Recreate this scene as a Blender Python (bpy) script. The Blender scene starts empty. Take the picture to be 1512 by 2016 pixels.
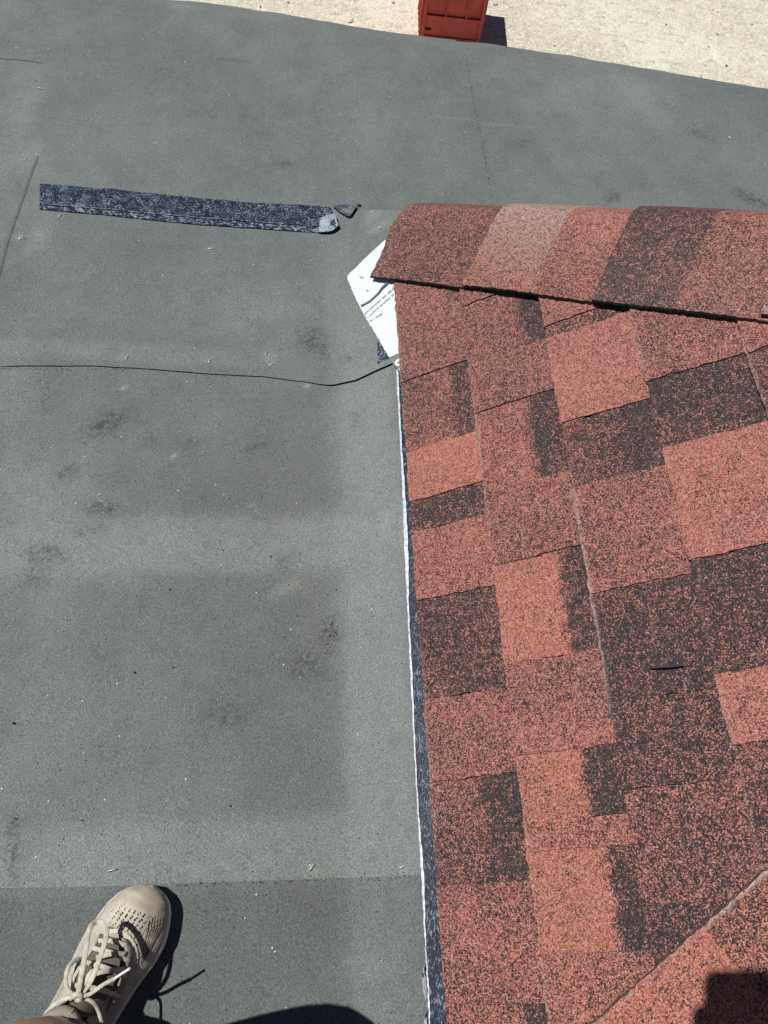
import bpy, bmesh, math, random
import numpy as np
from mathutils import Vector, Matrix
random.seed(7); rng = np.random.default_rng(7)
scene = bpy.context.scene
COL = scene.collection

# ---------------------------------------------------------------- camera
H = 1.2
FPX = 1450.0
def _n(v): return v / np.linalg.norm(v)
_dn = _n(np.array([600 - 756, 1750 - 1008, FPX]))
_yy = np.array([560 - 756, -1950 - 1008, FPX]); _yy = _n(_yy - _dn * (_yy @ _dn))
_xx = np.cross(_yy, -_dn)
RC = np.array([_xx, _yy, -_dn])                 # world = RC @ (right, down, forward)
CAM = np.array([0, 0, H])
RIGHT, DOWN, FWD = RC[:, 0], RC[:, 1], RC[:, 2]
cd = bpy.data.cameras.new('camera'); cam = bpy.data.objects.new('camera', cd); COL.objects.link(cam)
cam.matrix_world = Matrix([[RIGHT[i], -DOWN[i], -FWD[i], CAM[i]] for i in range(3)] + [[0, 0, 0, 1]])
cd.sensor_fit = 'VERTICAL'; cd.sensor_height = 24; cd.lens = FPX / 2016 * 24
cd.clip_start = 0.005; cd.clip_end = 300
scene.camera = cam
scene.render.resolution_x = 768; scene.render.resolution_y = 1024

# ---------------------------------------------------------------- light
SEL, SAZ = math.radians(61.2), math.radians(14.2)
TO_SUN = Vector((-math.cos(SAZ) * math.cos(SEL), math.sin(SAZ) * math.cos(SEL), math.sin(SEL)))
w = bpy.data.worlds.new('World'); scene.world = w; w.use_nodes = True
nt = w.node_tree; bg = nt.nodes['Background']
sk = nt.nodes.new('ShaderNodeTexSky'); sk.sky_type = 'NISHITA'; sk.sun_disc = False
sk.sun_elevation = SEL; sk.sun_rotation = math.atan2(TO_SUN.x, TO_SUN.y)
sk.altitude = 1500; sk.air_density = .6; sk.dust_density = .2; sk.ozone_density = .6
nt.links.new(sk.outputs[0], bg.inputs[0]); bg.inputs[1].default_value = 0.05
sl = bpy.data.lights.new('sun', 'SUN'); sl.energy = 5.0; sl.angle = math.radians(0.55); sl.color = (1, 0.965, 0.91)
so = bpy.data.objects.new('sun', sl); COL.objects.link(so)
so.rotation_euler = TO_SUN.to_track_quat('Z', 'Y').to_euler(); so.location = (-3, 1, 5)
scene.view_settings.view_transform = 'Standard'; scene.view_settings.look = 'None'
scene.view_settings.exposure = -0.05; scene.view_settings.gamma = 1

# ---------------------------------------------------------------- surfaces of the place
M_B = 0.6745; X0 = 0.0635; Y1 = 1.392; Y2 = -0.612; K1 = 0.772; K2 = 0.79
NB = _n(np.array([-M_B, 0, 1])); NC = _n(np.array([0, M_B / K1, 1])); ND = _n(np.array([0, -M_B / K2, 1]))
def pyr(x, y):
    return np.minimum(np.minimum(M_B * (x - X0), M_B / K1 * (Y1 - y)), M_B / K2 * (y - Y2))
def zU(x, y, e=0.006):
    a = pyr(x, y); return 0.5 * (a + np.sqrt(a * a + e * e)) - e * 0.5 * np.exp(-np.abs(a) / 0.01) * 0
def ray(u, v): return RC @ np.array([u - 756, v - 1008, FPX])
def onZ(u, v, z=0.0):
    r = ray(u, v); return CAM + r * ((z - H) / r[2])
def onB(u, v, off=0.0):
    r = ray(u, v); P0 = np.array([X0, 0, 0]) + NB * off
    return CAM + r * (((P0 - CAM) @ NB) / (r @ NB))
def onU(u, v, off=0.0):
    r = ray(u, v); hi = (0 - H) / r[2] * 1.01; lo = hi * .2
    prev = lo
    for t in np.linspace(lo, hi, 400):
        p = CAM + r * t
        if p[2] < zU(p[0], p[1]) + off: break
        prev = t
    lo, hi = prev, t
    for _ in range(30):
        m = (lo + hi) / 2; p = CAM + r * m
        if p[2] < zU(p[0], p[1]) + off: hi = m
        else: lo = m
    return CAM + r * hi

# ---------------------------------------------------------------- helpers
def link_mesh(name, me, mats, parent=None):
    o = bpy.data.objects.new(name, me); COL.objects.link(o)
    for m in (mats if isinstance(mats, (list, tuple)) else [mats]): me.materials.append(m)
    if parent is not None:
        o.parent = parent
        o.matrix_parent_inverse = parent.matrix_basis.inverted()
    return o
def mesh(name, verts, faces, mats, parent=None, smooth=False, fm=None, attrs=None):
    me = bpy.data.meshes.new(name)
    me.from_pydata([tuple(v) for v in np.asarray(verts, float)], [], [tuple(int(i) for i in f) for f in faces])
    if fm is not None: me.polygons.foreach_set('material_index', list(map(int, fm)))
    if smooth: me.polygons.foreach_set('use_smooth', [True] * len(me.polygons))
    if attrs:
        for k, a in attrs.items():
            at = me.attributes.new(k, 'FLOAT_COLOR', 'POINT')
            a = np.asarray(a, np.float32); a = np.hstack([a, np.ones((len(a), 1), np.float32)])
            at.data.foreach_set('color', a.ravel())
    me.update()
    return link_mesh(name, me, mats, parent)
def tag(o, label, cat, group=None, kind=None):
    if label: o['label'] = label
    if cat: o['category'] = cat
    if group: o['group'] = group
    if kind: o['kind'] = kind
    return o
def empty(name, loc):
    o = bpy.data.objects.new(name, None); o.empty_display_size = 0.05; COL.objects.link(o)
    o.location = tuple(loc); o.matrix_basis = Matrix.Translation(Vector(tuple(loc))); return o
class MB:
    def __init__(s): s.v = []; s.f = []; s.m = []
    def add(s, v, f, m=0):
        n = len(s.v); s.v += [tuple(map(float, p)) for p in v]; s.f += [tuple(i + n for i in q) for q in f]; s.m += [m] * len(f)
    def box(s, lo, hi, m=0, R=None, T=(0, 0, 0)):
        x0, y0, z0 = lo; x1, y1, z1 = hi
        v = np.array([(x0, y0, z0), (x1, y0, z0), (x1, y1, z0), (x0, y1, z0), (x0, y0, z1), (x1, y0, z1), (x1, y1, z1), (x0, y1, z1)], float)
        if R is not None: v = v @ np.asarray(R).T
        s.add(v + np.array(T), [(0, 3, 2, 1), (4, 5, 6, 7), (0, 1, 5, 4), (1, 2, 6, 5), (2, 3, 7, 6), (3, 0, 4, 7)], m)
    def build(s, name, mats, parent=None, smooth=False, bevel=0):
        o = mesh(name, s.v, s.f, mats, parent, smooth, s.m)
        if bevel:
            b = o.modifiers.new('b', 'BEVEL'); b.width = bevel; b.segments = 3; b.limit_method = 'ANGLE'
        return o
def catmull(P, n=8):
    P = np.asarray(P, float); Q = np.vstack([2 * P[0] - P[1], P, 2 * P[-1] - P[-2]]); out = []
    for i in range(1, len(Q) - 2):
        a, b, c, d = Q[i - 1:i + 3]
        for k in range(n):
            t = k / n
            out.append(0.5 * ((2 * b) + (-a + c) * t + (2 * a - 5 * b + 4 * c - d) * t * t + (-a + 3 * b - 3 * c + d) * t ** 3))
    out.append(P[-1]); return np.array(out)
def tube(mb, P, r, flat=1.0, seg=10, up=(0, 0, 1), m=0, taper=None):
    P = np.asarray(P, float); n = len(P); T = np.gradient(P, axis=0); V = []
    up = np.array(up, float)
    for i in range(n):
        t = _n(T[i]); s = np.cross(t, up)
        s = _n(s) if np.linalg.norm(s) > 1e-4 else np.array([1., 0, 0]); u = np.cross(s, t)
        rr = r * (taper[i] if taper is not None else 1)
        for k in range(seg):
            a = 2 * math.pi * k / seg; V.append(P[i] + s * math.cos(a) * rr + u * math.sin(a) * rr * flat)
    F = [(i * seg + k, i * seg + (k + 1) % seg, (i + 1) * seg + (k + 1) % seg, (i + 1) * seg + k) for i in range(n - 1) for k in range(seg)]
    F += [tuple(range(seg))[::-1], tuple((n - 1) * seg + k for k in range(seg))]
    mb.add(V, F, m)
_ph = rng.uniform(0, 6.28, (40,)); _an = rng.uniform(0, 6.28, (40,))
def wav(x, y, lam, k0=0, n=5):
    s = 0
    for i in range(n):
        a = _an[(k0 + i) % 40]; L = lam * (0.7 + 0.15 * i)
        s = s + np.sin((x * math.cos(a) + y * math.sin(a)) * 6.283 / L + _ph[(k0 + i) % 40])
    return s / n

# ---------------------------------------------------------------- material toolkit
class NT:
    def __init__(s, name, rough=0.8, spec=0.3):
        s.m = bpy.data.materials.new(name); s.m.use_nodes = True; s.t = s.m.node_tree
        s.b = s.t.nodes['Principled BSDF']; s.b.inputs['Roughness'].default_value = rough
        s.b.inputs['Specular IOR Level'].default_value = spec
    def n(s, k, **kw):
        o = s.t.nodes.new(k)
        for a, v in kw.items(): setattr(o, a, v)
        return o
    def l(s, a, b): s.t.links.new(a, b)
    def val(s, i, v):
        if isinstance(v, bpy.types.NodeSocket): s.l(v, i)
        else: i.default_value = v
    def obj(s, sc=(1, 1, 1), rot=(0, 0, 0)):
        c = s.n('ShaderNodeTexCoord'); mp = s.n('ShaderNodeMapping'); s.l(c.outputs['Object'], mp.inputs[0])
        mp.inputs['Scale'].default_value = sc; mp.inputs['Rotation'].default_value = rot; return mp.outputs[0]
    def noise(s, vec, scale, detail=2, rough=0.5):
        o = s.n('ShaderNodeTexNoise'); s.l(vec, o.inputs['Vector']); o.inputs['Scale'].default_value = scale
        o.inputs['Detail'].default_value = detail; o.inputs['Roughness'].default_value = rough; return o.outputs['Fac']
    def vor(s, vec, scale):
        o = s.n('ShaderNodeTexVoronoi'); s.l(vec, o.inputs['Vector']); o.inputs['Scale'].default_value = scale; return o
    def math(s, op, a, b=0.0, clamp=False):
        o = s.n('ShaderNodeMath', operation=op, use_clamp=clamp); s.val(o.inputs[0], a); s.val(o.inputs[1], b); return o.outputs[0]
    def ramp(s, v, a, b, lo=0.0, hi=1.0):
        o = s.n('ShaderNodeMapRange'); s.val(o.inputs[0], v)
        for i, q in enumerate((a, b, lo, hi)): s.val(o.inputs[i + 1], q)
        return o.outputs[0]
    def mix(s, f, a, b, mode='MIX'):
        o = s.n('ShaderNodeMix', data_type='RGBA', blend_type=mode); s.val(o.inputs[0], f)
        for i, c in ((6, a), (7, b)):
            if isinstance(c, bpy.types.NodeSocket): s.l(c, o.inputs[i])
            else: o.inputs[i].default_value = (*c, 1) if len(c) == 3 else c
        return o.outputs[2]
    def bump(s, h, st, dist, prev=None):
        o = s.n('ShaderNodeBump'); o.inputs['Strength'].default_value = st; o.inputs['Distance'].default_value = dist
        s.l(h, o.inputs['Height'])
        if prev is not None: s.l(prev, o.inputs['Normal'])
        return o.outputs[0]
    def out(s, col=None, nrm=None, rough=None):
        if col is not None:
            if isinstance(col, bpy.types.NodeSocket): s.l(col, s.b.inputs['Base Color'])
            else: s.b.inputs['Base Color'].default_value = (*col, 1)
        if nrm is not None: s.l(nrm, s.b.inputs['Normal'])
        if rough is not None: s.val(s.b.inputs['Roughness'], rough)
        return s.m
    def attr(s, name):
        a = s.n('ShaderNodeAttribute', attribute_name=name); sp = s.n('ShaderNodeSeparateColor'); s.l(a.outputs['Color'], sp.inputs[0]); return sp.outputs
def scale_col(N, c, f): return N.mix(1.0, c, f, 'MULTIPLY')

def mat_simple(name, col, rough=0.7, spec=0.3, var=0.15, sc=60, bump=0.0, bsc=300, metal=0):
    N = NT(name, rough, spec); v = N.obj(); n1 = N.noise(v, sc, 4, .6)
    f = N.ramp(n1, .3, .7, 1 - var, 1 + var)
    c = N.n('ShaderNodeCombineColor'); [N.l(f, c.inputs[i]) for i in range(3)]
    col2 = scale_col(N, col, c.outputs[0])
    N.b.inputs['Metallic'].default_value = metal
    return N.out(col2, N.bump(N.noise(v, bsc, 3), bump, .001) if bump else None)

def mat_membrane(tone=1.0):
    N = NT('underlayment_grey', .82, .25); v = N.obj(); vs = N.obj((1, .55, 1), (0, 0, .35))
    a = N.attr('dirt_light')
    g1 = N.noise(vs, 760, 2, .7); g2 = N.noise(v, 330, 2, .6); big = N.noise(v, 1.7, 5, .55); mid = N.noise(v, 9, 5, .65); mot = N.noise(v, 45, 4, .65)
    base = N.mix(N.ramp(big, .35, .68), (.124, .148, .147), (.188, .206, .200))
    base = N.mix(N.ramp(mid, .42, .72, 0, .6), base, (.108, .127, .130))
    base = N.mix(N.ramp(mot, .35, .75, 0, .30), base, (.215, .232, .222))
    # brown granule dust and painted crease shade, pale marks and painted sunlit strip, dark scuffs (each with its own painted shape)
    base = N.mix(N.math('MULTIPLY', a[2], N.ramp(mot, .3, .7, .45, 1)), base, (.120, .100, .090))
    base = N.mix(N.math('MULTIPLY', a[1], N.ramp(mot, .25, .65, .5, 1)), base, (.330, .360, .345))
    scn = N.noise(v, 85, 6, .75)
    wv_ = N.n('ShaderNodeTexWave'); N.l(N.obj((1, 1, 1), (0, 0, .9)), wv_.inputs[0]); wv_.inputs['Scale'].default_value = 42; wv_.inputs['Distortion'].default_value = 5; wv_.inputs['Detail'].default_value = 3
    sf = N.math('MULTIPLY', N.ramp(scn, .40, .60), N.ramp(wv_.outputs['Fac'], .05, .6, .6, 1))
    base = N.mix(N.math('MULTIPLY', a[0], sf), base, (.030, .032, .034))
    scr = N.ramp(N.noise(N.obj((8, .5, 1), (0, 0, .7)), 30, 3, .6), .70, .76, 0, .35)
    base = N.mix(scr, base, (.30, .33, .32))
    # fibre grain
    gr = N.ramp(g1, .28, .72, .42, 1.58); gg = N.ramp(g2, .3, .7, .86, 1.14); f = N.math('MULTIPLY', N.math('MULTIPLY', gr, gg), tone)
    c = N.n('ShaderNodeCombineColor'); [N.l(f, c.inputs[i]) for i in range(3)]
    base = scale_col(N, base, c.outputs[0])
    sp = N.vor(v, 260); rnd = N.n('ShaderNodeSeparateColor'); N.l(sp.outputs['Color'], rnd.inputs[0])
    near = N.math('LESS_THAN', sp.outputs['Distance'], .28)
    base = N.mix(N.math('MULTIPLY', near, N.math('GREATER_THAN', rnd.outputs[0], .9985)), base, (.62, .66, .66))
    base = N.mix(N.math('MULTIPLY', near, N.math('LESS_THAN', rnd.outputs[1], .014)), base, (.02, .02, .022))
    b = N.bump(g1, .55, .0007); b = N.bump(N.noise(v, 160, 3), .25, .0012, b); b = N.bump(N.noise(v, 14, 4), .35, .004, b)
    return N.out(base, b)

def mat_granule(name='shingle_granules', cell=720):
    """mineral granules: attribute 'mix' = (share of red granules, orange share, dust)"""
    N = NT(name, .78, .35); v = N.obj(); a = N.attr('mix')
    vo = N.vor(v, cell); r = N.n('ShaderNodeSeparateColor'); N.l(vo.outputs['Color'], r.inputs[0])
    vo2 = N.vor(v, cell * 1.9); r2 = N.n('ShaderNodeSeparateColor'); N.l(vo2.outputs['Color'], r2.inputs[0])
    clump = N.noise(v, 95, 4, .7); big = N.noise(v, 16, 3, .6)
    share = N.math('ADD', a[0], N.math('ADD', N.ramp(clump, .25, .75, -.34, .34), N.ramp(big, .3, .7, -.11, .11)))
    pinkv = N.mix(r.outputs[1], (.15, .040, .035), (.66, .225, .190))
    orgv = N.mix(r.outputs[1], (.24, .060, .042), (.72, .245, .160))
    red = N.mix(a[1], pinkv, orgv)
    red = N.mix(N.ramp(r2.outputs[0], .0, 1, 0, .55), red, (.26, .125, .108))
    red = N.mix(N.math('MULTIPLY', N.math('GREATER_THAN', r.outputs[2], .87), .5), red, (.50, .33, .29))
    red = N.mix(N.math('MULTIPLY', N.math('LESS_THAN', r.outputs[2], .16), .7), red, (.10, .030, .026))
    dark = N.mix(r.outputs[1], (.008, .007, .008), (.068, .048, .052))
    col = N.mix(N.ramp(N.math('SUBTRACT', share, r.outputs[0]), -.05, .05), dark, red)
    col = N.mix(N.math('MULTIPLY', N.math('GREATER_THAN', r2.outputs[1], .978), .75), col, (.52, .40, .36))
    col = N.mix(N.math('MULTIPLY', N.math('LESS_THAN', r2.outputs[2], .13), .8), col, (.022, .026, .024))
    col = N.mix(N.math('MULTIPLY', a[2], N.ramp(N.noise(v, 210, 3, .7), .35, .6)), col, (.55, .47, .43))
    bald = N.math('MULTIPLY', N.ramp(N.noise(v, 28, 6, .8), .66, .74), N.ramp(clump, .4, .6))
    col = N.mix(N.math('MULTIPLY', bald, .75), col, (.045, .040, .040))
    scf = N.math('MULTIPLY', N.ramp(N.noise(N.obj((6, 1, 1), (0, 0, .8)), 22, 4, .7), .66, .74), N.ramp(N.noise(v, 300, 2), .45, .55))
    col = N.mix(N.math('MULTIPLY', scf, .6), col, (.48, .38, .34))
    h = N.math('SUBTRACT', 1.0, vo.outputs['Distance'])
    b = N.bump(h, .85, .0011); b = N.bump(clump, .35, .0012, b)
    return N.out(col, b)

def mat_sealant(name, streak=(.7, 1, 1), light=.0, rot=.5, sc0=420):
    N = NT(name, .32, .5); v = N.obj(); vs = N.obj(streak, (0, 0, rot))
    a = N.noise(vs, sc0, 3, .65); b = N.noise(v, 60, 3, .6); sc = N.noise(N.obj((3, .4, 1), (0, 0, .6)), 130, 2, .6)
    f = N.math('MAXIMUM', N.ramp(N.math('ADD', a, N.math('MULTIPLY', b, .35)), .70 - light, .86 - light), N.ramp(sc, .70, .76, 0, .9))
    col = N.mix(f, (.010, .016, .032), (.33, .38, .45))
    col = N.mix(N.ramp(N.noise(v, 30, 3), .4, .7, 0, .4), col, (.03, .045, .08))
    return N.out(col, N.bump(a, .5, .0008), N.ramp(f, 0, 1, .3, .6))

M = {}
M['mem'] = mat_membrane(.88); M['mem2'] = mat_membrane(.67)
M['edge'] = mat_simple('asphalt_edge', (.012, .012, .013), .85, .2, .3, 200)
M['gran'] = mat_granule()
M['tabedge'] = mat_simple('shingle_cut_edge', (.018, .015, .015), .9, .2, .4, 300, .5, 500)
M['wornedge'] = mat_simple('shingle_worn_edge', (.10, .065, .06), .9, .2, .5, 350, .5, 500)
M['seal'] = mat_sealant('sealant_tape')
M['seal2'] = mat_sealant('sealant_edge', (1, .30, 1), -.035, 0, 560)
M['film'] = mat_simple('release_film', (.52, .57, .62), .4, .5, .5, 160, .5, 200)
M['foil'] = mat_sealant('crumpled_tape_end', (.6, 1, 1), .17); M['foil2'] = mat_sealant('tape_lower_edge', (.5, 1, 1), .03, .5, 330)
M['film2'] = mat_sealant('wrinkled_film', (1, .2, 1), .12, 0, 500)
M['paper'] = mat_simple('liner_paper', (.60, .65, .72), .6, .3, .06, 25, .35, 45)
M['ink'] = mat_simple('print_grey', (.10, .105, .115), .7, .2, .15, 60)
M['band'] = mat_simple('print_band', (.17, .18, .18), .6, .3, .2, 60)
M['white'] = mat_simple('white_print', (.8, .82, .84), .6, .3, .05, 60)
M['tar'] = mat_simple('tar', (.006, .006, .007), .5, .4, .3, 200)
M['wire'] = mat_simple('galvanised_wire', (.75, .77, .78), .3, .5, .1, 200, 0, 300, .4)
M['sliver'] = mat_simple('asphalt_sliver', (.030, .034, .034), .7, .3, .3, 200, .4, 400)
M['wall'] = mat_simple('wall_render', (.42, .40, .36), .9, .2, .12, 6, .4, 120)
M['red'] = mat_simple('red_plastic', (.40, .048, .040), .55, .4, .28, 7, .3, 60)
M['stone'] = mat_simple('pale_stone', (.62, .58, .50), .9, .2, .25, 60, .5, 200)

def mat_ground():
    N = NT('dusty_concrete', .92, .15); v = N.obj()
    c = N.mix(N.ramp(N.noise(v, .9, 6, .6), .35, .65), (.56, .51, .41), (.76, .71, .60))
    c = N.mix(N.ramp(N.noise(N.obj((1, 2.0, 1)), 11, 8, .78), .50, .64, 0, .85), c, (.38, .33, .24))
    c = N.mix(N.ramp(N.noise(v, 38, 6, .8), .45, .60, 0, .8), c, (.88, .85, .75))
    c = N.mix(N.ramp(N.noise(v, 50, 5, .8), .60, .68, 0, .9), c, (.17, .14, .10))
    b = N.bump(N.noise(v, 45, 7, .7), .9, .02); b = N.bump(N.noise(v, 3, 4), .5, .05, b)
    return N.out(c, b)
M['ground'] = mat_ground()

# ---------------------------------------------------------------- ground and building
ZG = -2.3
g = mesh('ground', [(-150, -150, ZG), (150, -150, ZG), (150, 150, ZG), (-150, 150, ZG)], [(0, 1, 2, 3)], M['ground'])
tag(g, 'pale dusty concrete yard below the roof edge', None, None, 'structure')

EDGE_PX = [(320, 0), (410, 9), (550, 29), (756, 63), (905, 81), (986, 90), (1136, 112), (1386, 155), (1512, 175)]
ep = np.array([onZ(*p) for p in EDGE_PX]); ep = ep[np.argsort(ep[:, 0])]
_sl = (ep[-1, 1] - ep[0, 1]) / (ep[-1, 0] - ep[0, 0])
def yedge(x):
    x = np.asarray(x, float); base = ep[0, 1] + _sl * (x - ep[0, 0])
    inside = np.interp(x, ep[:, 0], ep[:, 1] - (ep[0, 1] + _sl * (ep[:, 0] - ep[0, 0])))
    return base + inside
RCURL = 0.32
def ystart(x): return yedge(x) - .27 * RCURL
XL_, XR_, YN_ = -2.2, 3.2, -2.2
bt = empty('flat_roofed_building', (0, 0, ZG))
tag(bt, 'flat roofed building with pale rendered walls under the grey roof', 'building')
xs = np.linspace(XL_ + .04, XR_ - .04, 24); yy = ystart(xs) + RCURL - .03
for nm, z0, z1, ins, mt in (('wall', ZG, -.30, .05, 'wall'), ('roof_deck', -.30, -.215, .0, 'edge')):
    P = [(XL_ + .04 + ins, YN_ + .04 + ins)] + [(a if 0 < i < 23 else (XL_ + .04 + ins if i == 0 else XR_ - .04 - ins), b - ins) for i, (a, b) in enumerate(zip(xs, yy))] + [(XR_ - .04 - ins, YN_ + .04 + ins)]
    n = len(P); V = [(x, y, z0) for x, y in P] + [(x, y, z1) for x, y in P]
    F = [tuple(range(n)), tuple(range(2 * n - 1, n - 1, -1))] + [(i, n + i, n + (i + 1) % n, (i + 1) % n) for i in range(n)]
    mesh(nm, V, F, M[mt], bt)

# ---------------------------------------------------------------- underlayment sheets
def und_at(x, y): return (.0034 * wav(x, y, .42, 0) + .0016 * wav(x, y, .16, 7) + .0008 * wav(x, y, .07, 15)) * np.exp(-np.clip(pyr(x, y), 0, 1) / .015)
s1 = np.array([onU(*p) for p in [(0, 722), (150, 722), (260, 727), (400, 737), (520, 743), (600, 753), (660, 760), (700, 752), (740, 733), (768, 721), (800, 707)]])
s2 = np.array([onU(*p) for p in [(0, 1749), (200, 1746), (345, 1740), (500, 1735), (700, 1728), (820, 1723)]])
sT = np.array([onU(*p) for p in [(0, 118), (92, 129)]])
def curve_y(s):
    def f(x):
        x = np.asarray(x, float); y = np.interp(x, s[:, 0], s[:, 1])
        k = (s[1, 1] - s[0, 1]) / (s[1, 0] - s[0, 0]); return np.where(x < s[0, 0], s[0, 1] + k * (x - s[0, 0]), y)
    return f
seam1, seam2, seamT = curve_y(s1), curve_y(s2), curve_y(sT)
pL = np.array([onU(*p) for p in [(10, 735), (6, 600), (20, 504), (45, 400), (75, 305), (79, 250), (80, 150)]])   # left edge of the far sheet
pL2 = np.array([onU(*p) for p in [(78, 420), (78, 360), (79, 250), (80, 130)]])
pR = np.array([onU(*p) for p in [(968, 400), (958, 345), (945, 270), (928, 190), (916, 120), (905, 82)]])
def xcurve(p):
    o = np.argsort(p[:, 1]); q = p[o]
    def f(y):
        return np.interp(y, q[:, 1], q[:, 0])
    return f
DIRT_LIGHT = []
def dirt_light(px, ch, rx, ry, st, ang=0.0, box=False):
    p = onU(*px); DIRT_LIGHT.append((p[0], p[1], ch, rx, ry, st, math.radians(ang), box))
for px, rx, ry, st, an in [((215, 832), .045, .022, .9, 35), ((130, 930), .02, .02, .7, 0), ((205, 1000), .035, .016, .9, -10), ((175, 1045), .03, .015, .6, 0), ((92, 1092), .04, .018, .9, -10),
        ((70, 1130), .02, .02, .7, 0), ((440, 1408), .04, .02, .6, 0), ((500, 880), .03, .006, .8, 15), ((612, 672), .03, .035, .9, 0), ((640, 690), .02, .03, .6, 0), ((685, 710), .005, .02, .9, 20),
        ((1205, 388), .03, .02, .9, 40), ((1470, 388), .05, .02, .9, -40), ((1500, 400), .03, .012, .8, -40), ((1375, 265), .035, .015, .6, -30), ((520, 270), .02, .015, .3, 0), ((560, 325), .03, .018, .6, 0),
        ((460, 120), .05, .01, .4, 0), ((25, 1670), .008, .045, .95, 10), ((200, 1290), .02, .02, .3, 0), ((240, 950), .05, .04, .25, 0), ((650, 1245), .02, .03, .7, 0), ((600, 1310), .03, .03, .7, 0), ((380, 980), .05, .03, .2, 0),
        ((700, 825), .006, .02, .6, 0), ((300, 870), .02, .012, .5, 0), ((370, 872), .03, .015, .4, 0), ((560, 1105), .02, .02, .4, 0), ((815, 272), .04, .01, .4, 0), ((1020, 285), .05, .02, .4, 0)]:
    dirt_light(px, 0, rx, ry, st, an)
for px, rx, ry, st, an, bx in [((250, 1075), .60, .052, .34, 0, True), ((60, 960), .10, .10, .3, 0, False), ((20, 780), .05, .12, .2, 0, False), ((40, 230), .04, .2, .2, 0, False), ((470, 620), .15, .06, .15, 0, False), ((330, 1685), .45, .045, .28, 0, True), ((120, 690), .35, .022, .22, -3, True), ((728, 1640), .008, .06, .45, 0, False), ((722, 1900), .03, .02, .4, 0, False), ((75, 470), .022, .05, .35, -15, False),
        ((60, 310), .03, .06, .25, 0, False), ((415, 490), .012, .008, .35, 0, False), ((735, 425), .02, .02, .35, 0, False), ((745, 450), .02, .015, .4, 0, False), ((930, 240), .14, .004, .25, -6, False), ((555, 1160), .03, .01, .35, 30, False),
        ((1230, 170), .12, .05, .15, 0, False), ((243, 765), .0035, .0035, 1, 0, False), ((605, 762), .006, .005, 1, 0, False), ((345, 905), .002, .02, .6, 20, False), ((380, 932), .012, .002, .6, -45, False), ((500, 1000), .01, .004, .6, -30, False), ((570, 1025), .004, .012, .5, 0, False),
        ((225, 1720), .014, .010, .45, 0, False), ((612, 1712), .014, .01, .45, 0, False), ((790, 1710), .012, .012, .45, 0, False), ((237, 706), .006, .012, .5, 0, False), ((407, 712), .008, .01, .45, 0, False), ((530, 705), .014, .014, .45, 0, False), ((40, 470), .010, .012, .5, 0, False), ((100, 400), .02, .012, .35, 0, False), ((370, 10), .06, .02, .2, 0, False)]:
    dirt_light(px, 1, rx, ry, st, an, bx)  # paler bands, spots and staple marks
dirt_light((738, 1250), 1, .045, .62, .26, -1, True)  # sun-facing brightness of the slope's grey strip, painted into the colour
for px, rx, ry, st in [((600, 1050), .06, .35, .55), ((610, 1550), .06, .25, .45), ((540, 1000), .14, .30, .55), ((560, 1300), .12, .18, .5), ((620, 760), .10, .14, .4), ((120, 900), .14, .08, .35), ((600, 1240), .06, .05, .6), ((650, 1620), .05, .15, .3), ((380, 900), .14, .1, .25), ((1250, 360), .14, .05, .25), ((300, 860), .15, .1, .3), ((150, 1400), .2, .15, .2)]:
    dirt_light(px, 2, rx, ry, st * .62)  # granule browning; narrow strips by the crease also paint its shaded side
def dirt_light_attr(x, y):
    A = np.zeros((x.size, 3))
    for (cx, cy, ch, rx, ry, st, an, bx) in DIRT_LIGHT:
        dx, dy = x - cx, y - cy; u = (dx * math.cos(an) + dy * math.sin(an)) / rx; v = (-dx * math.sin(an) + dy * math.cos(an)) / ry
        if bx: g_ = 1 / (1 + np.exp(np.clip((np.abs(v) - 1) * 8, -50, 50))) / (1 + np.exp(np.clip((np.abs(u) - 1) * 12, -50, 50)))
        else: g_ = np.exp(-(u * u + v * v) ** 1.3)
        A[:, ch] = np.maximum(A[:, ch], st * g_)
    return np.clip(A, 0, 1)

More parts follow.
